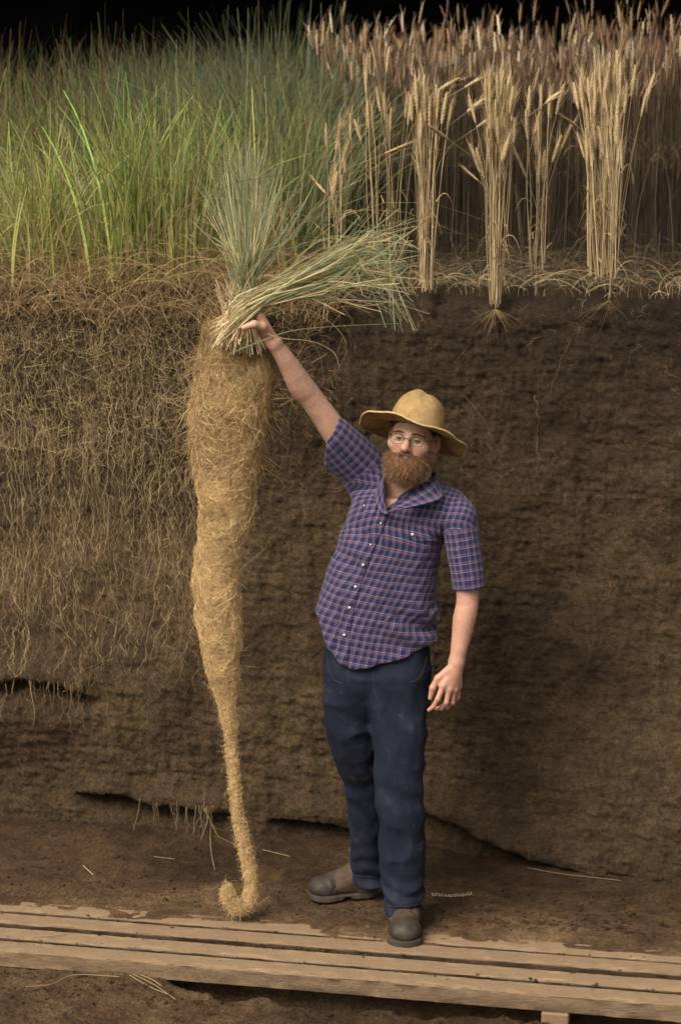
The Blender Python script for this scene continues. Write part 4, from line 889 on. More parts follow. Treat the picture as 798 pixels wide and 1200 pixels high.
def cloth_uv(v):
    v = v.astype(np.float32); x = v[:, 0] - np.interp(v[:, 2], [t[0] for t in sorted(TORSO)], [t[1] for t in sorted(TORSO)]); y = v[:, 1] - .06
    # torso: arc length round the turned body, height; sleeves: round and along the arm
    th = np.arctan2(x, -y * 1.05); u = th * .155 - .30 * (v[:, 2] - 1.25); w = v[:, 2] + .17 * x
    sd = [torso_cloth(v), sleeve_r(v), sleeve_l(v)]; k = np.argmin(np.stack([sd[0] - .012, sd[1], sd[2]]), 0)
    kt = sstep(SL[2] - .13, SL[2] - .01, v[:, 2]); u = u * (1 - kt) + kt * (x * 1.25); w = w + kt * .8 * (v[:, 1] + .04)
    for i, (a, b) in ((1, (SR, CR)), (2, (SL, CL))):
        k = np.where((k == i) & ((v - a) @ dirv(b - a) < .022), 0, k)
        ax = dirv(b - a); s1 = dirv(np.cross(ax, [0, 1, 0])); s2 = np.cross(ax, s1); q = v - a; uu = np.arctan2(q @ s1, -(q @ s2) if i else 0) * .072; ww = q @ ax
        u = np.where(k == i, uu, u); w = np.where(k == i, ww, w)
    wob = .0012 * vnoise(v * 18, 85); return np.stack([u + wob, w + wob, k * 0.0], 1)
M_PLAID = m_plaid()
shirt = obj('shirt', v, f, M_PLAID, person, attrs={'cloth': cloth_uv(v)})
def front_y(sdf, x, z, y0=-.35):
    p = np.stack([x, np.full_like(x, y0), z], 1).astype(np.float32)
    for _ in range(60):
        d = sdf(p); p[:, 1] += np.clip(d * .8, -.02, .05)
        if np.abs(d).max() < 2e-4: break
    return p[:, 1]
def on_front(sdf, pts, out):
    """points of the photograph laid on the cloth: returns world points a little proud of it"""
    w = np.array([W(a, b, -.08) for a, b in pts]); 
    for _ in range(3):
        y = front_y(sdf, w[:, 0].copy(), w[:, 2].copy()); w = np.array([W(a, b, yy) for (a, b), yy in zip(pts, y)])
    w[:, 1] -= out; return w
def patch(name, poly_top, poly_bot, out, mat, parent, n=14, m=6, th=.0028):
    t = np.linspace(0, 1, n); top = np.array([np.interp(t, np.linspace(0, 1, len(poly_top)), [q[k] for q in poly_top]) for k in (0, 1)]).T
    bot = np.array([np.interp(t, np.linspace(0, 1, len(poly_bot)), [q[k] for q in poly_bot]) for k in (0, 1)]).T
    s = np.linspace(0, 1, m)[None, :, None]; pts = (top[:, None] * (1 - s) + bot[:, None] * s).reshape(-1, 2)
    w = on_front(shirt_sdf, pts, out); bk = w + [0, th + out, 0]; F = grid_faces(n, m); V = np.concatenate([w, bk])
    e = np.concatenate([np.arange(n) * m, (n - 1) * m + np.arange(1, m), (np.arange(n - 2, -1, -1)) * m + m - 1, np.arange(m - 2, 0, -1)]); e2 = np.roll(e, -1); nn = n * m
    S = np.stack([e, e2, e2 + nn, e + nn], 1)
    return obj(name, V, [F, F[:, ::-1] + nn, S], mat, parent, attrs={'cloth': cloth_uv(V)})
patch('pocket_flap', [(472, 611), (492, 614), (516, 618)], [(473, 625), (486, 634), (497, 634), (513, 633)], .004, M_PLAID, shirt)
patch('pocket_flap', [(420, 582), (430, 585), (443, 588)], [(419, 592), (424, 599), (431, 601), (439, 602)], .004, M_PLAID, shirt)
M_BTN = m_simple('pearl snap', (0.55, 0.53, 0.52), (0.75, 0.73, 0.72), 200, 0.25, 0, spec=0.6)
M_BTND = m_simple('dark snap rim', (0.05, 0.045, 0.05), (0.10, 0.09, 0.09), 200, 0.3, 0, metal=0.6)
def disc(c, nrm, r, th, seg=14):
    nrm = dirv(nrm); a = dirv(np.cross(nrm, [0, 0, 1])); b = np.cross(nrm, a); P = []
    for rr, hh in ((r, 0), (r, th * .6), (r * .75, th), (0.001, th)):
        k = np.arange(seg) * 2 * math.pi / seg; P.append(c + nrm * hh + rr * (np.cos(k)[:, None] * a + np.sin(k)[:, None] * b))
    V = np.stack(P, 1).reshape(-1, 3); return V, grid_faces(seg, 4, True)
for k, (px, py) in enumerate(((446.5, 613), (434.5, 638), (425.5, 662), (416.5, 687.5), (409.5, 712), (403.5, 744), (483, 626), (427, 592))):
    c = on_front(shirt_sdf, [(px, py)], .001)[0]; c[1] -= .0045 if k > 5 else 0; nr = np.array([-.25, -1, .05])
    V, F = disc(c, nr, .0048, .0025); b = obj('button', V, F, M_BTND if k in (0, 1, 7) else M_BTN, shirt)
    V, F = disc(c + dirv(nr) * .002, nr, .0030, .0025); obj('button_cap', V, F, M_BTN, b)
# collar: a fold round the back of the neck that opens into two wings
def build_collar():
    for s, pts in ((-1, [((470, 560, .15), (472, 569, .165)), ((455, 552, .10), (449, 560, .105)), ((452, 553, .03), (444, 568, .03)), ((450, 562, -.03), (439, 584, -.052)), ((450, 580, -.062), (445, 600, -.086)), ((453, 598, -.088), (455, 603, -.094))]),
                   (1, [((470, 560, .15), (472, 569, .165)), ((497, 557, .145), (502, 572, .155)), ((510, 553, .08), (518, 572, .085)), ((508, 558, .01), (519, 580, -.028)), ((496, 569, -.045), (513, 586, -.082)), ((480, 581, -.072), (497, 591, -.100)), ((464, 592, -.087), (479, 595, -.101)), ((453, 600, -.092), (460, 600, -.097))])):
        a = smooth_path([W(*k[0]) for k in pts], 40); b = smooth_path([W(*k[1]) for k in pts], 40); m = 7; t = np.linspace(0, 1, m)[None, :, None]
        V = a[:, None] * (1 - t) + b[:, None] * t; bul = np.sin(t * np.pi * .8) * .007; V = V + np.array([0, -1, .5]) * bul
        n = 40 * m; F = grid_faces(40, m); back = V + np.array([0, .004, -.003]); Vv = np.concatenate([V.reshape(-1, 3), back.reshape(-1, 3)])
        e = np.concatenate([np.arange(40) * m, 39 * m + np.arange(1, m), np.arange(38, -1, -1) * m + m - 1, np.arange(m - 2, 0, -1)]); e2 = np.roll(e, -1)
        L = np.linalg.norm(np.diff(b, axis=0), axis=1).cumsum(); L = np.concatenate([[0], L]); uv = np.stack([np.repeat(L[:, None], m, 1), np.repeat(np.linspace(0, .055, m)[None], 40, 0), np.zeros((40, m))], -1).reshape(-1, 3)
        obj('collar', Vv, [F, F[:, ::-1] + n, np.stack([e, e2, e2 + n, e + n], 1)], M_PLAID, shirt, attrs={'cloth': np.concatenate([uv, uv])})
build_collar()

# ------------------------------------------------------------------ jeans and boots
def leg_tab(rows):
    t = []
    for py, xl, xr, y, b in rows:
        c = W((xl + xr) / 2, py, y); t.append((c[2], c[0], c[1], (xr - xl) / 2 * (7 + y) / FPX, b))
    return t
LEGL = leg_tab(((762, 438, 498, .04, .085), (790, 432, 502.5, .03, .104), (820, 431, 503.5, .02, .104), (850, 432, 502, .01, .100), (885, 435, 499.5, 0, .092), (915, 438, 498, -.01, .084), (945, 440, 499, -.015, .080), (975, 442, 499.5, -.01, .078),
                (1005, 443, 499, 0, .078), (1030, 444.5, 498.5, .005, .080), (1046, 445, 498, .005, .083), (1056, 448, 494.5, .0, .078), (1067, 449, 496, 0.0, .082)))
LEGR = leg_tab(((762, 386, 440, .06, .085), (790, 380, 446, .06, .104), (820, 379, 443, .066, .102), (850, 381, 441, .085, .096), (885, 389, 444, .125, .087), (915, 400, 447, .18, .078), (945, 407, 450, .22, .074), (975, 410, 450, .25, .072),
                (1000, 410.5, 450, .27, .072), (1015, 411, 452, .285, .076), (1024, 409.5, 452, .29, .073), (1033, 412, 452, .29, .077)))
PEL = leg_tab(((735, 384, 503, .055, .100), (765, 381, 504, .055, .106), (788, 379, 504, .05, .112), (804, 380, 503, .055, .106), (818, 383, 500, .06, .092), (830, 388, 494, .062, .072), (842, 396, 486, .066, .045)))
zkL, zkR = W(0, 950, -.015)[2], W(0, 930, .2)[2]; zaL, zaR = W(0, 1067, 0)[2], W(0, 1033, .29)[2]
def jeans_sdf(p):
    l, r = slices(p, LEGL, 2.2), slices(p, LEGR, 2.2); z = p[:, 2]
    n = fbm(p * [10, 10, 6], 3, 91)
    def bunch(za, ph): return .0050 * np.sin((z - za) * 105 + 5.5 * vnoise(p * [9, 9, 5], 92) + ph + 22 * p[:, 0]) * np.exp(-((z - za - .07) / .075) ** 2)
    def knee(zk, ph): return .0048 * np.sin((z - zk) * 52 + 26 * p[:, 0] + ph + 3 * vnoise(p * 6, 93)) * np.exp(-((z - zk) / .12) ** 2)
    cz = .0105 * (np.abs(vnoise(p * [10, 10, 9] + 5, 99)) - .4) + .0022 * vnoise(p * [40, 40, 16], 90); n = n + cz / .006
    l = l + bunch(zaL, 0) + knee(zkL, 0) + .006 * n; r = r + bunch(zaR, 1.5) + knee(zkR, 2) + .006 * n
    d = smin(l, r, .012); cr = slices(p, PEL, 2.3)
    # creases radiating from the crotch
    c = W(440, 800, -.03); a = np.arctan2(p[:, 2] - c[2], p[:, 0] - c[0]); rr = np.hypot(p[:, 0] - c[0], p[:, 2] - c[2]); cr2 = .0030 * np.sin(a * 5 + 2 * vnoise(p * 9, 94)) * np.exp(-((rr - .08) / .05) ** 2) * (p[:, 2] < c[2])
    d = smin(d, cr + .003 * n, .035) + .012 * np.exp(-((z - c[2] + .0) / .035) ** 2) * 0 + cr2
    # fly seam and hem ridges
    d = d - .0022 * (sstep(.006, .0, np.abs(z - zaL - .030)) * (p[:, 1] < .1) * 0)
    cav = np.minimum(rcone(p, (LEGL[-1][1], LEGL[-1][2], zaL - .05), (LEGL[-1][1], LEGL[-1][2], zaL + .02), .058, .056), rcone(p, (LEGR[-1][1], LEGR[-1][2], zaR - .05), (LEGR[-1][1], LEGR[-1][2], zaR + .02), .052, .050))
    return smax(d, -cav, .004)
lo = np.array([W(368, 0, 0)[0], -.16, -.02]); hi = np.array([W(514, 0, 0)[0], .42, W(0, 742, 0)[2]])
v, f = surface(jeans_sdf, lo, hi, 0.0047)
jeans = obj('jeans', v, f, m_denim(), person)
M_SEAM = m_simple('worn denim seam', (0.022, 0.024, 0.032), (0.035, 0.037, 0.045), 200, .9, .001)
for pts in ([(437, 786), (438, 800), (441, 815), (446, 826)], [(500, 770), (496, 785), (490, 796), (480, 800)], [(384, 772), (386, 786), (392, 797), (402, 801)], [(470, 846), (470, 900), (471, 950), (472, 1000)][:0], [(450, 1060), (462, 1062), (474, 1062.5), (486, 1061), (494, 1058)], [(413, 1025), (425, 1027), (438, 1028)]):
    if pts:
        pp = smooth_path(np.array([(a, b, 0) for a, b in pts]), 24)[:, :2]
        w = np.array([W(a, b, -.08) for a, b in pp])
        for _ in range(3): y = front_y(jeans_sdf, w[:, 0].copy(), w[:, 2].copy()); w = np.array([W(a, b, yy) for (a, b), yy in zip(pp, y)])
        v_, fl = tube(w, .0016, 5); obj('seam', v_, fl, M_SEAM, jeans)
M_BELT = m_simple('dark leather', (0.02, 0.016, 0.013), (0.05, 0.04, 0.03), 60, 0.6, .002)
def ring_of(sdf_tab, z0, z1, out):
    t = np.asarray(sorted(sdf_tab)); n = 60; k = np.arange(n) * 2 * math.pi / n; V = []
    for z, o in ((z0, out - .004), (z0, out), (z1, out), (z1, out - .004)):
        c = [np.interp(z, t[:, 0], t[:, j]) for j in range(1, 5)]; V.append(np.stack([c[0] + (c[2] + o) * np.sign(np.cos(k)) * np.abs(np.cos(k)) ** .88, c[1] + (c[3] + o) * np.sign(np.sin(k)) * np.abs(np.sin(k)) ** .88, np.full(n, z)], 1))
    return np.stack(V, 1).reshape(-1, 3), grid_faces(n, 4, True)
M_BOOT = m_simple('scuffed dusty suede', (0.042, 0.028, 0.018), (0.115, 0.078, 0.048), 16, 0.85, .004, spec=0.2)
M_TOE = m_simple('worn dark toe leather', (0.026, 0.019, 0.014), (0.070, 0.051, 0.035), 18, 0.6, .003)
M_SOLE = m_simple('dusty rubber sole', (0.024, 0.020, 0.016), (0.085, 0.066, 0.048), 24, 0.85, .003)
def boot(heel, direction, z0, L=.295, label=None, wd=1.0):
    fw = dirv([direction[0], direction[1], 0]); sd = np.array([-fw[1], fw[0], 0]) / wd; up = np.array([0, 0, 1.0]); o = np.array([heel[0], heel[1], z0])
    Mx = np.stack([fw, sd, up], 1)
    def loc_(p): return ((p - o) @ Mx).astype(np.float32)
    def up_sdf(p):
        q = loc_(p); d = rcone(q, (.045, 0, .052), (.12, 0, .066), .044, .044)
        d = smin(d, rcone(q, (.12, 0, .060), (L - .085, .004, .046), .042, .0415), .03); d = smin(d, ell(q, (L - .062, .004, .046), (.058, .0505, .040)), .02)
        d = smin(d, rcone(q, (.058, 0, .10), (.055, 0, .20), .050, .052), .03); d = smin(d, ell(q, (.035, 0, .05), (.04, .040, .05)), .02)
        d = d - .0030 * sstep(.004, 0, np.abs(q[:, 0] - (L - .085) + 6 * q[:, 1] ** 2)) + .0022 * fbm(q * 24, 3, 95) + .0028 * np.sin(q[:, 0] * 130 + 2 * vnoise(q * 20, 96)) * np.exp(-((q[:, 0] - .17) / .03) ** 2) * (q[:, 2] > .05)
        return smax(smax(d, .020 - q[:, 2], .004), q[:, 2] - .185, .004)
    def so_sdf(p):
        q = loc_(p); q2 = q.copy(); q2[:, 2] = 0
        pl = smin(smin(rcone(q2, (.042, 0, 0), (.13, 0, 0), .0415, .041), rcone(q2, (.13, 0, 0), (L - .075, .004, 0), .041, .050), .02), rcone(q2, (L - .075, .004, 0), (L - .058, .003, 0), .053, .052), .02)
        d = smax(pl, np.abs(q[:, 2] - .0115) - .0115, .004); tread = np.sin(q[:, 0] * 300) * .0 
        arch = rcone(q, (.115, -.1, -.010), (.115, .1, -.010), .022, .022); return smax(d, -arch, .004) - .0012 * sstep(.003, 0, np.abs(q[:, 2] - .017))
    c = o + fw * L / 2; lo = c + np.array([-.21, -.21, -.01 - 0]); lo[2] = z0 - .01; hi = c + np.array([.21, .21, 0]); hi[2] = z0 + .20
    v, f = surface(up_sdf, lo, hi, .0035); me = obj('boot', v, f, M_BOOT, person); me.data.materials.append(M_TOE)
    q = loc_(v); toe = (q[f.astype(int)].mean(1)[:, 0] > L - .085 - 6 * q[f.astype(int)].mean(1)[:, 1] ** 2); me.data.polygons.foreach_set('material_index', toe.astype(np.int32)); me.data.update()
    v, f = surface(so_sdf, lo, hi, .0035); obj('sole', v, f, M_SOLE, me)
    if label: me['label'] = label
    return me
ank = LEGL[-1]; boot((ank[1] + .010, ank[2] + .085), (-.06, -1), .001, .285, wd=1.13)
ank = LEGR[-1]; boot((ank[1] + .030, ank[2] + .022), (-1, -.16), .006, .262)

# ------------------------------------------------------------------ face: eyes, brows, beard, hair, glasses
M_EYE = None
def m_eye():
    m, nt, b = new_mat('eye'); a = N(nt, 'ShaderNodeAttribute', attribute_name='iris')
    c = ramp(nt, a.outputs['Fac'], [(0, (0.008, 0.008, 0.008)), (0.17, (0.008, 0.008, 0.008)), (0.20, (0.10, 0.14, 0.16)), (0.36, (0.16, 0.20, 0.21)), (0.42, (0.03, 0.04, 0.05)), (0.46, (0.62, 0.56, 0.53)), (1, (0.60, 0.50, 0.46))])
    nt.links.new(c, b.inputs['Base Color']); b.inputs['Roughness'].default_value = 0.12; return m
M_EYE = m_eye()
def uv_sphere(nu, nv):
    th = np.linspace(0, np.pi, nv); ph = np.arange(nu) * 2 * np.pi / nu; T, Pp = np.meshgrid(th, ph); 
    return np.stack([np.sin(T) * np.cos(Pp), np.cos(T), np.sin(T) * np.sin(Pp)], -1).reshape(-1, 3), grid_faces(nu, nv, True)
M_HAIR = m_col('hair strand', 0.5, 0.0, 0.35)
EYE_C = [np.array([s * .0315, .0745, .0005]) for s in (-1, 1)]
for c in EYE_C:
    u, F = uv_sphere(24, 20); look = dirv([0.06, 1, .04]); 
    ang = np.arccos(np.clip(u @ look, -1, 1)) / (np.pi / 2) * 0.8
    obj('eye', from_head(c + u * .0125), F, M_EYE, person, attrs={'iris': np.clip(ang, 0, 1)})
    for nm, z0, z1 in (('upper_eyelid', 12, 75), ('lower_eyelid', -70, -17)):                       # bands of a slightly larger sphere
        el = np.radians(np.linspace(z0, z1, 8)); az = np.radians(np.linspace(-75, 75, 16)); E, A = np.meshgrid(el, az)
        edge = np.cos(A) ** .8; E = np.radians(0) + (E if True else 0); El = np.where(np.abs(E - np.radians(z0 if z0 > 0 else z1)) < 1e-6, E * edge, E)
        P = np.stack([np.sin(A) * np.cos(El), np.cos(A) * np.cos(El), np.sin(El)], -1).reshape(-1, 3); n = len(P)
        V = np.concatenate([from_head(c + P * .0140), from_head(c + P * .0125)]); F = grid_faces(16, 8); m = 8; k = np.concatenate([np.arange(16) * m, 15 * m + np.arange(1, m), np.arange(14, -1, -1) * m + m - 1, np.arange(m - 2, 0, -1)]); k2 = np.roll(k, -1)
        obj(nm, V, [F, F[:, ::-1] + n, np.stack([k, k2, k2 + n, k + n], 1)], M_SKIN, person, attrs={'flush': np.full(2 * n, .5)})
def head_strands(name, roots_, dirs, L, rad, col, parent, gravity=0.0, curl=0.004, K=6, jit=0.25):
    n = len(roots_); u = np.linspace(0, 1, K)[None]; d = dirs + rng.normal(0, jit, (n, 3)); d /= np.linalg.norm(d, axis=1)[:, None]
    P = roots_[:, None] + d[:, None] * (u * L[:, None])[..., None]; P[..., 2] -= gravity * (u * L[:, None]) ** 1.5
    P = P + np.cumsum(rng.normal(0, 1, (n, K, 3)), 1) * curl * u[..., None]
    v, f, c = strands(from_head(P.reshape(-1, 3)).reshape(n, K, 3), rad[:, None] * (1.1 - u * .9) * 1.2, col, flat=True)
    return obj(name, v, f, M_HAIR, parent, attrs={'col': c}, kind='stuff')
def beard_sdf(q):
    q = q.astype(np.float32); d = ell(q, (0, .036, -.080), (.075, .066, .055)); d = smin(d, ell(q, (-.002, .060, -.108), (.054, .047, .040)), .03)
    top = -.046 - .010 * (np.abs(q[:, 0]) < .03) + .055 * sstep(.044, .070, np.abs(q[:, 0])); d = smax(d, q[:, 2] - top, .012)
    d = smin(d, rcone(q, (-.006, .098, -.0475), (-.040, .074, -.068), .0080, .0095), .006); d = smin(d, rcone(q, (.006, .098, -.0475), (.040, .074, -.068), .0080, .0095), .006)
    d = d + .004 * np.exp(-((q[:, 2] + .064) / .004) ** 2) * (np.abs(q[:, 0]) < .022)
    return smax(d, -(q[:, 1] + .005), .01) + .004 * fbm(q * 40, 3, 97)
v, f = surface(beard_sdf, (-.10, -.02, -.19), (.10, .13, .03), .0035)
M_BEARD = m_simple('russet beard', (0.085, 0.036, 0.014), (0.21, 0.098, 0.04), 60, 0.7, .004, stretch=(1, 1, .25))
beard = obj('beard', from_head(v), f[:, ::-1], M_BEARD, person)
g = gradient(beard_sdf, v.astype(np.float32)); k = rng.integers(0, len(v), 9000); r_ = v[k]; gn = g[k]
ok = (r_[:, 1] > -.0) ; r_, gn = r_[ok], gn[ok]
dn = np.stack([r_[:, 0] * 3.0, 0.25 + 0 * r_[:, 0], -np.ones(len(r_))], 1); mo = (r_[:, 2] > -.062) & (r_[:, 1] > .078); dn[mo, 0] = np.sign(r_[mo, 0]) * 1.1; dn[mo, 2] = -.8
L = np.where(mo, rng.uniform(.008, .016, len(r_)), rng.uniform(.010, .022, len(r_)) + .006 * sstep(-.08, -.15, r_[:, 2])); L[r_[:, 2] > -.03] *= .5
side = sstep(.01, .06, r_[:, 0])[:, None]
col = pick([(0.22, 0.108, 0.046), (0.14, 0.064, 0.026), (0.33, 0.195, 0.095), (0.08, 0.04, 0.02)], len(r_), [.36, .30, .2, .14])
head_strands('beard_hair', r_ - gn * .003, gn * .55 + dn * .8, L, np.full(len(r_), .00042), col, beard, curl=.0022)
def hair_sdf(q):
    q = q.astype(np.float32); d = ell(q, (0, -.020, .036), (.080, .101, .091)); line = np.interp(q[:, 1], [-.12, -.03, .0, .03, .05, .09], [-.07, -.045, -.035, -.030, .040, .050])
    return smax(d, line - q[:, 2], .005) + .002 * fbm(q * 60, 3, 98)
v, f = surface(hair_sdf, (-.1, -.14, -.09), (.1, .1, .14), .004); hair = obj('hair', from_head(v), f[:, ::-1], m_simple('dark brown hair', (0.02, 0.012, 0.008), (0.05, 0.03, 0.018), 80, 0.5, .003), person)
g = gradient(hair_sdf, v.astype(np.float32)); ok = np.where(v[:, 2] < .07)[0]; k = rng.choice(ok, 2200)
head_strands('hair_strand', v[k], g[k] * .4 + np.array([0, -.5, -.9]), rng.uniform(.008, .02, len(k)), np.full(len(k), .0004), pick([(0.05, 0.028, 0.016), (0.085, 0.045, 0.024)], len(k), [.6, .4]), hair, curl=.001)
for s in (-1, 1):
    n = 170; t = rng.random(n); r0 = np.stack([s * (.012 + .040 * t), .0985 - .030 * t ** 2, .0215 + .003 * np.sin(t * 3) - .004 * t + rng.normal(0, .0017, n)], 1)
    for _ in range(4): d_ = head_sdf(from_head(r0)); r0 -= d_[:, None] * np.array([0, 1, 0])
    head_strands('eyebrow', r0, np.stack([np.full(n, s * .9), np.full(n, .25), .25 - .5 * t], 1), rng.uniform(.006, .010, n), np.full(n, .0004), pick([(0.14, 0.07, 0.032), (0.09, 0.045, 0.022)], n, [.6, .4]), person, curl=.0006, K=4)
M_WIRE = m_simple('thin dark wire', (0.06, 0.05, 0.042), (0.11, 0.092, 0.075), 50, 0.4, 0, metal=0.7)
def m_lens():
    m, nt, b = new_mat('spectacle glass'); t = N(nt, 'ShaderNodeBsdfTransparent'); t.inputs[0].default_value = (0.94, 0.96, 0.95, 1); gl = N(nt, 'ShaderNodeBsdfGlossy'); gl.inputs['Roughness'].default_value = .03
    mx = N(nt, 'ShaderNodeMixShader'); mx.inputs[0].default_value = 0.008; nt.links.new(t.outputs[0], mx.inputs[1]); nt.links.new(gl.outputs[0], mx.inputs[2]); nt.links.new(mx.outputs[0], nt.nodes['Material Output'].inputs[0]); return m
M_LENS = m_lens()
gl = None; wires = []
for s in (-1, 1):
    k = np.arange(33) * 2 * np.pi / 32; x = np.sign(np.cos(k)) * np.abs(np.cos(k)) ** .8 * .0245; z = np.sign(np.sin(k)) * np.abs(np.sin(k)) ** .85 * .0165
    yy = .1055 - .30 * np.abs(x + s * .033) ** 1.6 * 2; ringp = np.stack([x + s * .0335, yy, z - .0015], 1); wires.append(tube(from_head(ringp), .00105, 6, False))
    wires.append(tube(from_head(smooth_path([(s * .058, .094, .004), (s * .070, .080, .006), (s * .082, .02, .004), (s * .084, -.008, .002), (s * .082, -.028, -.014)], 24)), .00105, 6))
wires.append(tube(from_head(smooth_path([(-.010, .1055, .003), (0, .110, .006), (.010, .1055, .003)], 10)), .00105, 6))
B = Batch(); V = []; F = []; n = 0
for v_, fl in wires:
    V.append(v_); F += [x + n for x in fl]; n += len(v_)
gl = obj('glasses', np.concatenate(V), F, M_WIRE, person)
for s in (-1, 1):
    k = np.arange(32) * 2 * np.pi / 32; x = np.sign(np.cos(k)) * np.abs(np.cos(k)) ** .8 * .0240; z = np.sign(np.sin(k)) * np.abs(np.sin(k)) ** .85 * .0160
    V = []
    for off in (0, -.0018):
        for sc_ in (1, .5, .02): V.append(np.stack([x * sc_ + s * .0335, .1055 - .6 * np.abs(x * sc_ + s * .033) ** 1.6 + off, z * sc_ - .0015], 1))
    V = np.stack([V[2], V[1], V[0], V[3], V[4], V[5]], 1).reshape(-1, 3); obj('lens', from_head(V), grid_faces(32, 6, True), M_LENS, gl)

# ------------------------------------------------------------------ hat
def build_hat():
    M2 = rotm(R(16), R(-15), R(12)); C2 = from_head((0, -.012, .031))
    nt_, nr = 96, 44; th = np.arange(nt_) * 2 * np.pi / nt_; T = np.repeat(th[:, None], nr, 1)
    # profile from the brim edge up over the crown
    prof = [(.192, 0), (.183, 0), (.165, 0), (.145, 0), (.125, 0), (.108, 0), (.099, .001), (.0955, .006), (.0955, .016), (.0945, .036), (.091, .058), (.084, .079), (.072, .098), (.055, .111), (.036, .119), (.018, .124), (.002, .126)]
    prof = smooth_path(np.array([(a, b, 0) for a, b in prof]), nr); r = np.repeat(prof[None, :, 0], nt_, 0); z = np.repeat(prof[None, :, 1], nt_, 0)
    c, s = np.cos(T), np.sin(T)                                      # c: towards camera right, s: forward
    brim = sstep(.098, .19, r)
    x = r * c * (.93 + .05 * brim); y = r * s * 1.06
    zz = z + brim * (-.030 * (s < 0) * np.abs(s) ** 1.2 - .006 - .018 * np.abs(c) ** 3 + .014 * np.clip(s, 0, 1) ** 2) + brim * .009 * np.sin(T * 3 + .7) + brim * .004 * np.sin(T * 7 + 2)
    pinch = np.exp(-((z - .112) / .03) ** 2); zz = zz + pinch * .010 * np.exp(-((x + .022) / .02) ** 2) - pinch * .004 * np.exp(-((x - .012) / .014) ** 2)
    q = np.stack([x, y, zz], -1).reshape(-1, 3); q = q + .0028 * np.stack([fbm(q * 22, 3, 101), fbm(q * 22 + 7, 3, 102), fbm(q * 22 + 3, 3, 103)], 1)
    V = C2 + q @ M2.T; F = grid_faces(nt_, nr, True)
    mh, nt, b = new_mat('tan felt hat'); n1 = noise_tex(nt, 16, 6, .65); n2 = noise_tex(nt, 260, 4, .7); n3 = noise_tex(nt, 55, 5, .7)
    cc = ramp(nt, n1, [(.25, (0.19, 0.112, 0.042)), (.5, (0.32, 0.200, 0.080)), (.8, (0.45, 0.310, 0.145))]); cc = mixc(nt, .5, cc, ramp(nt, n3, [(.3, (.72, .7, .66)), (.7, (1.25, 1.25, 1.22))]), 'MULTIPLY')
    cc = mixc(nt, .35, cc, ramp(nt, n2, [(.3, (.6, .58, .55)), (.7, (1.35, 1.35, 1.35))]), 'MULTIPLY'); nt.links.new(cc, b.inputs['Base Color']); b.inputs['Roughness'].default_value = .85; b.inputs['Specular IOR Level'].default_value = .2
    bump(nt, b, [(n2, .5), (n3, .5)], .002, .6)
    hat = obj('hat', V, F[:, ::-1], mh, person); so = hat.modifiers.new('thickness', 'SOLIDIFY'); so.thickness = .0042; so.offset = 1
    edge = V.reshape(nt_, nr, 3)[:, 0]; e = np.concatenate([edge, edge[:1]]); v_, fl = tube(e, .0034, 8, False)
    obj('brim_edge', v_, fl, m_simple('frayed hat edge', (0.36, 0.25, 0.11), (0.52, 0.39, 0.2), 90, .9, .002), hat)
build_hat()

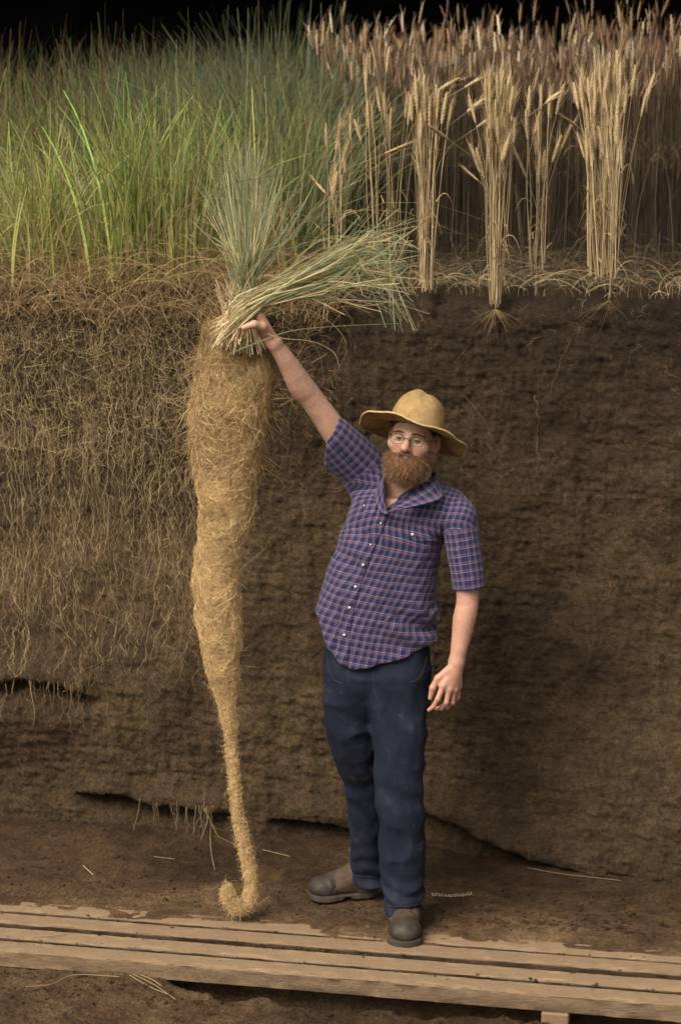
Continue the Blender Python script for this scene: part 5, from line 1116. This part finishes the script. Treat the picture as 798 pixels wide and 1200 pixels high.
# ================================================================== THE HELD PLANT
def build_plant():
    cl = np.array([(258, 374, .03, 16), (266, 388, .03, 33), (276, 412, .03, 46), (274, 448, .02, 47), (270, 475, .02, 50), (268, 500, .02, 48), (266, 530, .02, 43), (265, 560, .02, 39.5), (265, 600, .02, 35), (258, 650, .03, 30.5), (254, 690, .03, 30),
                   (257, 730, .03, 27), (261, 765, .03, 23.5), (263, 800, .03, 17.5), (266, 830, .03, 12), (271, 858, .035, 9.5), (274, 900, .04, 9.5), (278, 950, .05, 10.5), (286, 985, .06, 11), (292, 1015, .07, 10.5), (294, 1040, .07, 9.5), (289, 1058, .055, 11), (278, 1063, .04, 12), (269, 1052, .035, 10.5), (266, 1040, .04, 7)])
    P = smooth_path(np.array([W(a, b, y) for a, b, y, _ in cl]), 240); P[:, 2] = np.maximum(P[:, 2], .030)
    rad = np.interp(np.linspace(0, len(cl) - 1, 240), np.arange(len(cl)), cl[:, 3]) * 7.03 / FPX * np.interp(np.linspace(0, 1, 240), [0, .3, .55, .62, 1], [1, .95, .88, .68, .62])
    base = P[0].copy(); e = empty('uprooted_plant', tuple(base), label='uprooted perennial grass with long golden root mass, held up by the man', category='plant')
    # core of felted roots
    S = 44; T = np.gradient(P, axis=0); T /= np.linalg.norm(T, axis=1)[:, None]; A = np.cross(T, [0, 1.0, 0]); A /= np.linalg.norm(A, axis=1)[:, None]; Bv = np.cross(T, A)
    ph = np.arange(S) * 2 * np.pi / S; fl = np.where(rad > .05, .62, .62 + (.05 - np.minimum(rad, .05)) / .05 * .38)
    V = P[:, None] + (A[:, None] * np.cos(ph)[None, :, None] + Bv[:, None] * np.sin(ph)[None, :, None] * fl[:, None, None]) * (rad * .93)[:, None, None]
    q = V.reshape(-1, 3); nd = np.repeat((V - P[:, None]).reshape(-1, 3)[None], 1, 0)[0]; nd = nd / (np.linalg.norm(nd, axis=1)[:, None] + 1e-9)
    am = np.repeat(np.clip(rad / .1, .36, 1), S)
    q = q + nd * (am * (.024 * fbm(q * [9, 9, 6], 3, 111) + .015 * fbm(q * [30, 30, 16], 3, 112)))[:, None]
    mc, nt, b = new_mat('felted root mass'); n1 = noise_tex(nt, 9, 6, .65); n2 = noise_tex(nt, 70, 6, .7); c = ramp(nt, n1, [(.3, (0.40, 0.25, 0.10)), (.55, (0.53, 0.36, 0.165)), (.75, (0.64, 0.47, 0.24))])
    c = mixc(nt, .7, c, ramp(nt, n2, [(.3, (.45, .42, .36)), (.65, (1.3, 1.3, 1.3))]), 'MULTIPLY'); nt.links.new(c, b.inputs['Base Color']); b.inputs['Roughness'].default_value = .95; bump(nt, b, [(n2, 1)], .01, 1.0)
    core = obj('root_mass', q, [grid_faces(240, S, ).reshape(-1, 4)] + [np.stack([np.arange(239) * S + S - 1, np.arange(239) * S, np.arange(1, 240) * S, np.arange(1, 240) * S + S - 1], 1)] + [np.array([np.arange(S)]), np.array([np.arange(S)[::-1] + 239 * S])], mc, e)
    # fibres felted over it
    Q = q.reshape(240, S, 3); ND = nd.reshape(240, S, 3); n = 52000; pr = rad / rad.sum(); pr = .75 * pr + .25 / 240; i = rng.choice(240, n, p=pr / pr.sum()); j = rng.integers(0, S, n)
    r0 = Q[i, j]; nn = ND[i, j]; tt = T[i]; bb = np.cross(tt, nn); ang = rng.normal(0, 1.0, n); d0 = tt * np.cos(ang)[:, None] + bb * np.sin(ang)[:, None]
    K = 5; L = rng.gamma(3, .0115, n) * np.clip(rad[i] / .05, .5, 1.2); u = np.linspace(0, 1, K)[None]; kap = rng.normal(0, 1.6, n); aa = kap[:, None] * u
    pth = r0[:, None] + ((d0[:, None] * np.cos(aa)[..., None] + np.cross(nn, d0)[:, None] * np.sin(aa)[..., None]) * (u * L[:, None])[..., None])
    # follow the curved surface: pull back towards the axis the further it runs, then loft out a little
    rr = rad[i]; pth = pth - nn[:, None] * ((u * L[:, None]) ** 2 / (2.6 * rr[:, None] + .02))[..., None] + nn[:, None] * (rng.uniform(.0005, .009, n)[:, None] * (0.4 + np.sin(u * np.pi)))[..., None]
    stray = rng.random(n) < np.where(rr < .04, .12, .05); pth[stray] += (nn[stray][:, None] + np.array([0, 0, -.6])) * (u[..., None] ** 1.5 * rng.uniform(.006, .026, stray.sum())[:, None, None])
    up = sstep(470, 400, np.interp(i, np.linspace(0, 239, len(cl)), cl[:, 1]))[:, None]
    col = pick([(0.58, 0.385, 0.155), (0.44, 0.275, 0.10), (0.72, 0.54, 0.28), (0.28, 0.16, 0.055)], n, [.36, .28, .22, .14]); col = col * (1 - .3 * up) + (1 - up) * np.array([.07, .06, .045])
    pth[..., 2] = np.maximum(pth[..., 2], .003)
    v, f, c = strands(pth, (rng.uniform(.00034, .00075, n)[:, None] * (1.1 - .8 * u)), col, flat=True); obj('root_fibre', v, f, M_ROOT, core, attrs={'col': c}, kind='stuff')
    # looser coarse roots near the crown
    n = 900; i = rng.integers(4, 66, n); j = rng.integers(0, S, n); r0 = Q[i, j]; nn = ND[i, j]; K = 10; u = np.linspace(0, 1, K)[None]; L = rng.uniform(.04, .12, n); a = rng.normal(0, .9, n)
    pth = r0[:, None] + (np.stack([np.sin(a), -.05 + 0 * a, -np.abs(np.cos(a)) ** .7], 1)[:, None] * (u * L[:, None])[..., None]) + nn[:, None] * .008 + np.cumsum(rng.normal(0, .004, (n, K, 3)), 1) * u[..., None]
    v, f, c = strands(pth, (rng.uniform(.0008, .0015, n)[:, None] * (1.1 - .7 * u)), pick([(0.36, 0.225, 0.085), (0.22, 0.13, 0.05), (0.50, 0.36, 0.17)], n, [.4, .38, .22])); obj('coarse_root', v, f, M_ROOT, core, attrs={'col': c}, kind='stuff')
    # the leaves: gathered below the thumb, fanning out to the right
    B = Batch()
    def fan(n, tipf, c0, c1, w, starts, mids, jit=.010, K=14):
        paths = []
        for k in range(n):
            s0 = W(*starts(k)) + rng.normal(0, jit * .7, 3); m0 = W(*mids(k)) + rng.normal(0, jit, 3); tp = [W(*t) for t in tipf(k)]
            paths.append(smooth_path(np.array([s0, m0] + tp), K))
        Pp = np.array(paths); u = np.linspace(0, 1, K); B.add(*strands(Pp, np.full((n, 1), w) * rng.uniform(.7, 1.2, (n, 1)) * .5 * np.clip(1.3 - u, .12, 1)[None] ** .6, c0(n)[:, None] * (1 - sstep(.15, .5, u)[None, :, None]) + c1(n)[:, None] * sstep(.15, .5, u)[None, :, None], flat=True))
    G1 = lambda k: pick([(0.28, 0.32, 0.17), (0.38, 0.39, 0.21), (0.54, 0.43, 0.22), (0.44, 0.33, 0.15)], k, [.38, .26, .24, .12]); S1 = lambda k: tint((0.72, 0.57, 0.33), k)
    def tips_main(k):
        t = rng.beta(1.1, 1.3); a = rng.uniform(0, 1); L = rng.uniform(.5, 1.12); x1, y1 = 330 + 148 * L, 320 - (85 - 125 * t) * L * .9
        return [(330 + 60 * L * (1 - .1 * t) + rng.normal(0, 4), 340 - (52 - 56 * t) * L + rng.normal(0, 6), -.03 + rng.normal(0, .03)), (x1 + rng.normal(0, 11), y1 + rng.normal(0, 9) + 16 * t, -.06 + rng.normal(0, .06))]
    fan(150, tips_main, S1, G1, .0036, lambda k: (rng.uniform(252, 284), rng.uniform(376, 402), rng.uniform(-.12, -.05)), lambda k: (rng.uniform(278, 298), rng.uniform(350, 374), rng.uniform(-.13, -.08)))
    def tips_long(k):
        return [(rng.uniform(385, 410), rng.uniform(285, 345), -.05 + rng.normal(0, .03)), (rng.uniform(425, 452), rng.uniform(262, 352), -.06 + rng.normal(0, .04)), (rng.uniform(450, 492), rng.uniform(262, 395), -.06 + rng.normal(0, .05))]
    fan(80, tips_long, S1, G1, .0036, lambda k: (rng.uniform(260, 284), rng.uniform(378, 400), rng.uniform(-.12, -.06)), lambda k: (rng.uniform(282, 298), rng.uniform(350, 370), rng.uniform(-.13, -.08)))
    def tips_up(k):
        a = rng.normal(0, 1); return [(290 + 14 * a, 300, .02 + rng.normal(0, .03)), (292 + 34 * a + rng.normal(0, 8), rng.uniform(200, 290), .03 + rng.normal(0, .05))]
    fan(250, tips_up, S1, G1, .0036, lambda k: (rng.uniform(266, 288), rng.uniform(365, 385), rng.uniform(0, .03)), lambda k: (rng.uniform(276, 294), rng.uniform(338, 352), rng.uniform(0, .03)))
    # single long leaves that hang or cross the forearm
    for pts, cc in (([(268, 415, -.09), (310, 398, -.125), (345, 387, -.12), (400, 382, -.07), (470, 379, -.06)], (0.28, 0.30, 0.13)), ([(300, 385, -.11), (328, 396, -.12), (365, 400, -.08), (390, 412, -.05), (398, 430, -.05)], (0.58, 0.47, 0.26)),
                    ([(315, 360, .0), (360, 362, -.03), (395, 385, -.03), (406, 410, -.03), (392, 440, -.03)], (0.46, 0.35, 0.17)), ([(310, 355, .0), (340, 375, .02), (372, 410, .05), (380, 450, .06)], (0.22, 0.20, 0.09)),
                    ([(330, 345, 0), (380, 350, -.03), (430, 358, -.04), (475, 352, -.04), (500, 380, -.04)], (0.40, 0.33, 0.16)), ([(262, 400, -.09), (272, 430, -.09), (285, 470, -.09), (300, 478, -.08)], (0.5, 0.38, 0.18)),
                    ([(292, 400, -.10), (280, 430, -.09), (262, 468, -.09), (245, 474, -.08)], (0.5, 0.38, 0.2))):
        pp = smooth_path(np.array([W(*k) for k in pts]), 26)[None]; B.add(*strands(pp, .0020 * np.clip(1.2 - np.linspace(0, 1, 26), .15, 1)[None], np.array([cc]), flat=True))
        B.add(*strands(pp, .0016 * np.clip(1.2 - np.linspace(0, 1, 26), .15, 1)[None], np.array([cc]), flat=True))
    B.obj('leaf', M_BLADE, e, kind='stuff')
    # pale cut stem bases below the fist, and the crown tuft left of it
    B = Batch(); n = 150; pths = []
    for k in range(n):
        a = rng.uniform(-1, 1); s0 = W(290 + 7 * a, 376 + rng.normal(0, 4), rng.uniform(-.11, -.06)); s1 = W(289 + 20 * a + rng.normal(0, 2), rng.uniform(398, 418), rng.uniform(-.10, -.055)); pths.append(np.stack([s0 + (s1 - s0) * t + np.array([0, -.012 * math.sin(t * 3.1), 0]) for t in np.linspace(0, 1, 6)]))
    for k in range(110):
        s0 = W(rng.uniform(268, 300), rng.uniform(350, 378), rng.uniform(-.12, -.06)); d = W(rng.uniform(246, 285), rng.uniform(374, 412), rng.uniform(-.12, -.05)); pths.append(np.stack([s0 + (d - s0) * t for t in np.linspace(0, 1, 6)]))
    for k in range(90):
        s0 = W(rng.uniform(262, 285), rng.uniform(352, 385), rng.uniform(-.01, .05)); d = W(rng.uniform(252, 292), rng.uniform(326, 352), rng.uniform(-.03, .05)); pths.append(np.stack([s0 + (d - s0) * t + rng.normal(0, .002, 3) for t in np.linspace(0, 1, 6)]))
    n = len(pths); u = np.linspace(0, 1, 6); B.add(*strands(np.array(pths), rng.uniform(.0010, .0021, n)[:, None] * (1.1 - .35 * u)[None], pick([(0.76, 0.62, 0.39), (0.62, 0.47, 0.25), (0.46, 0.28, 0.11)], n, [.5, .32, .18])))
    B.obj('stem_base', M_STRAW, e, kind='stuff')
build_plant()
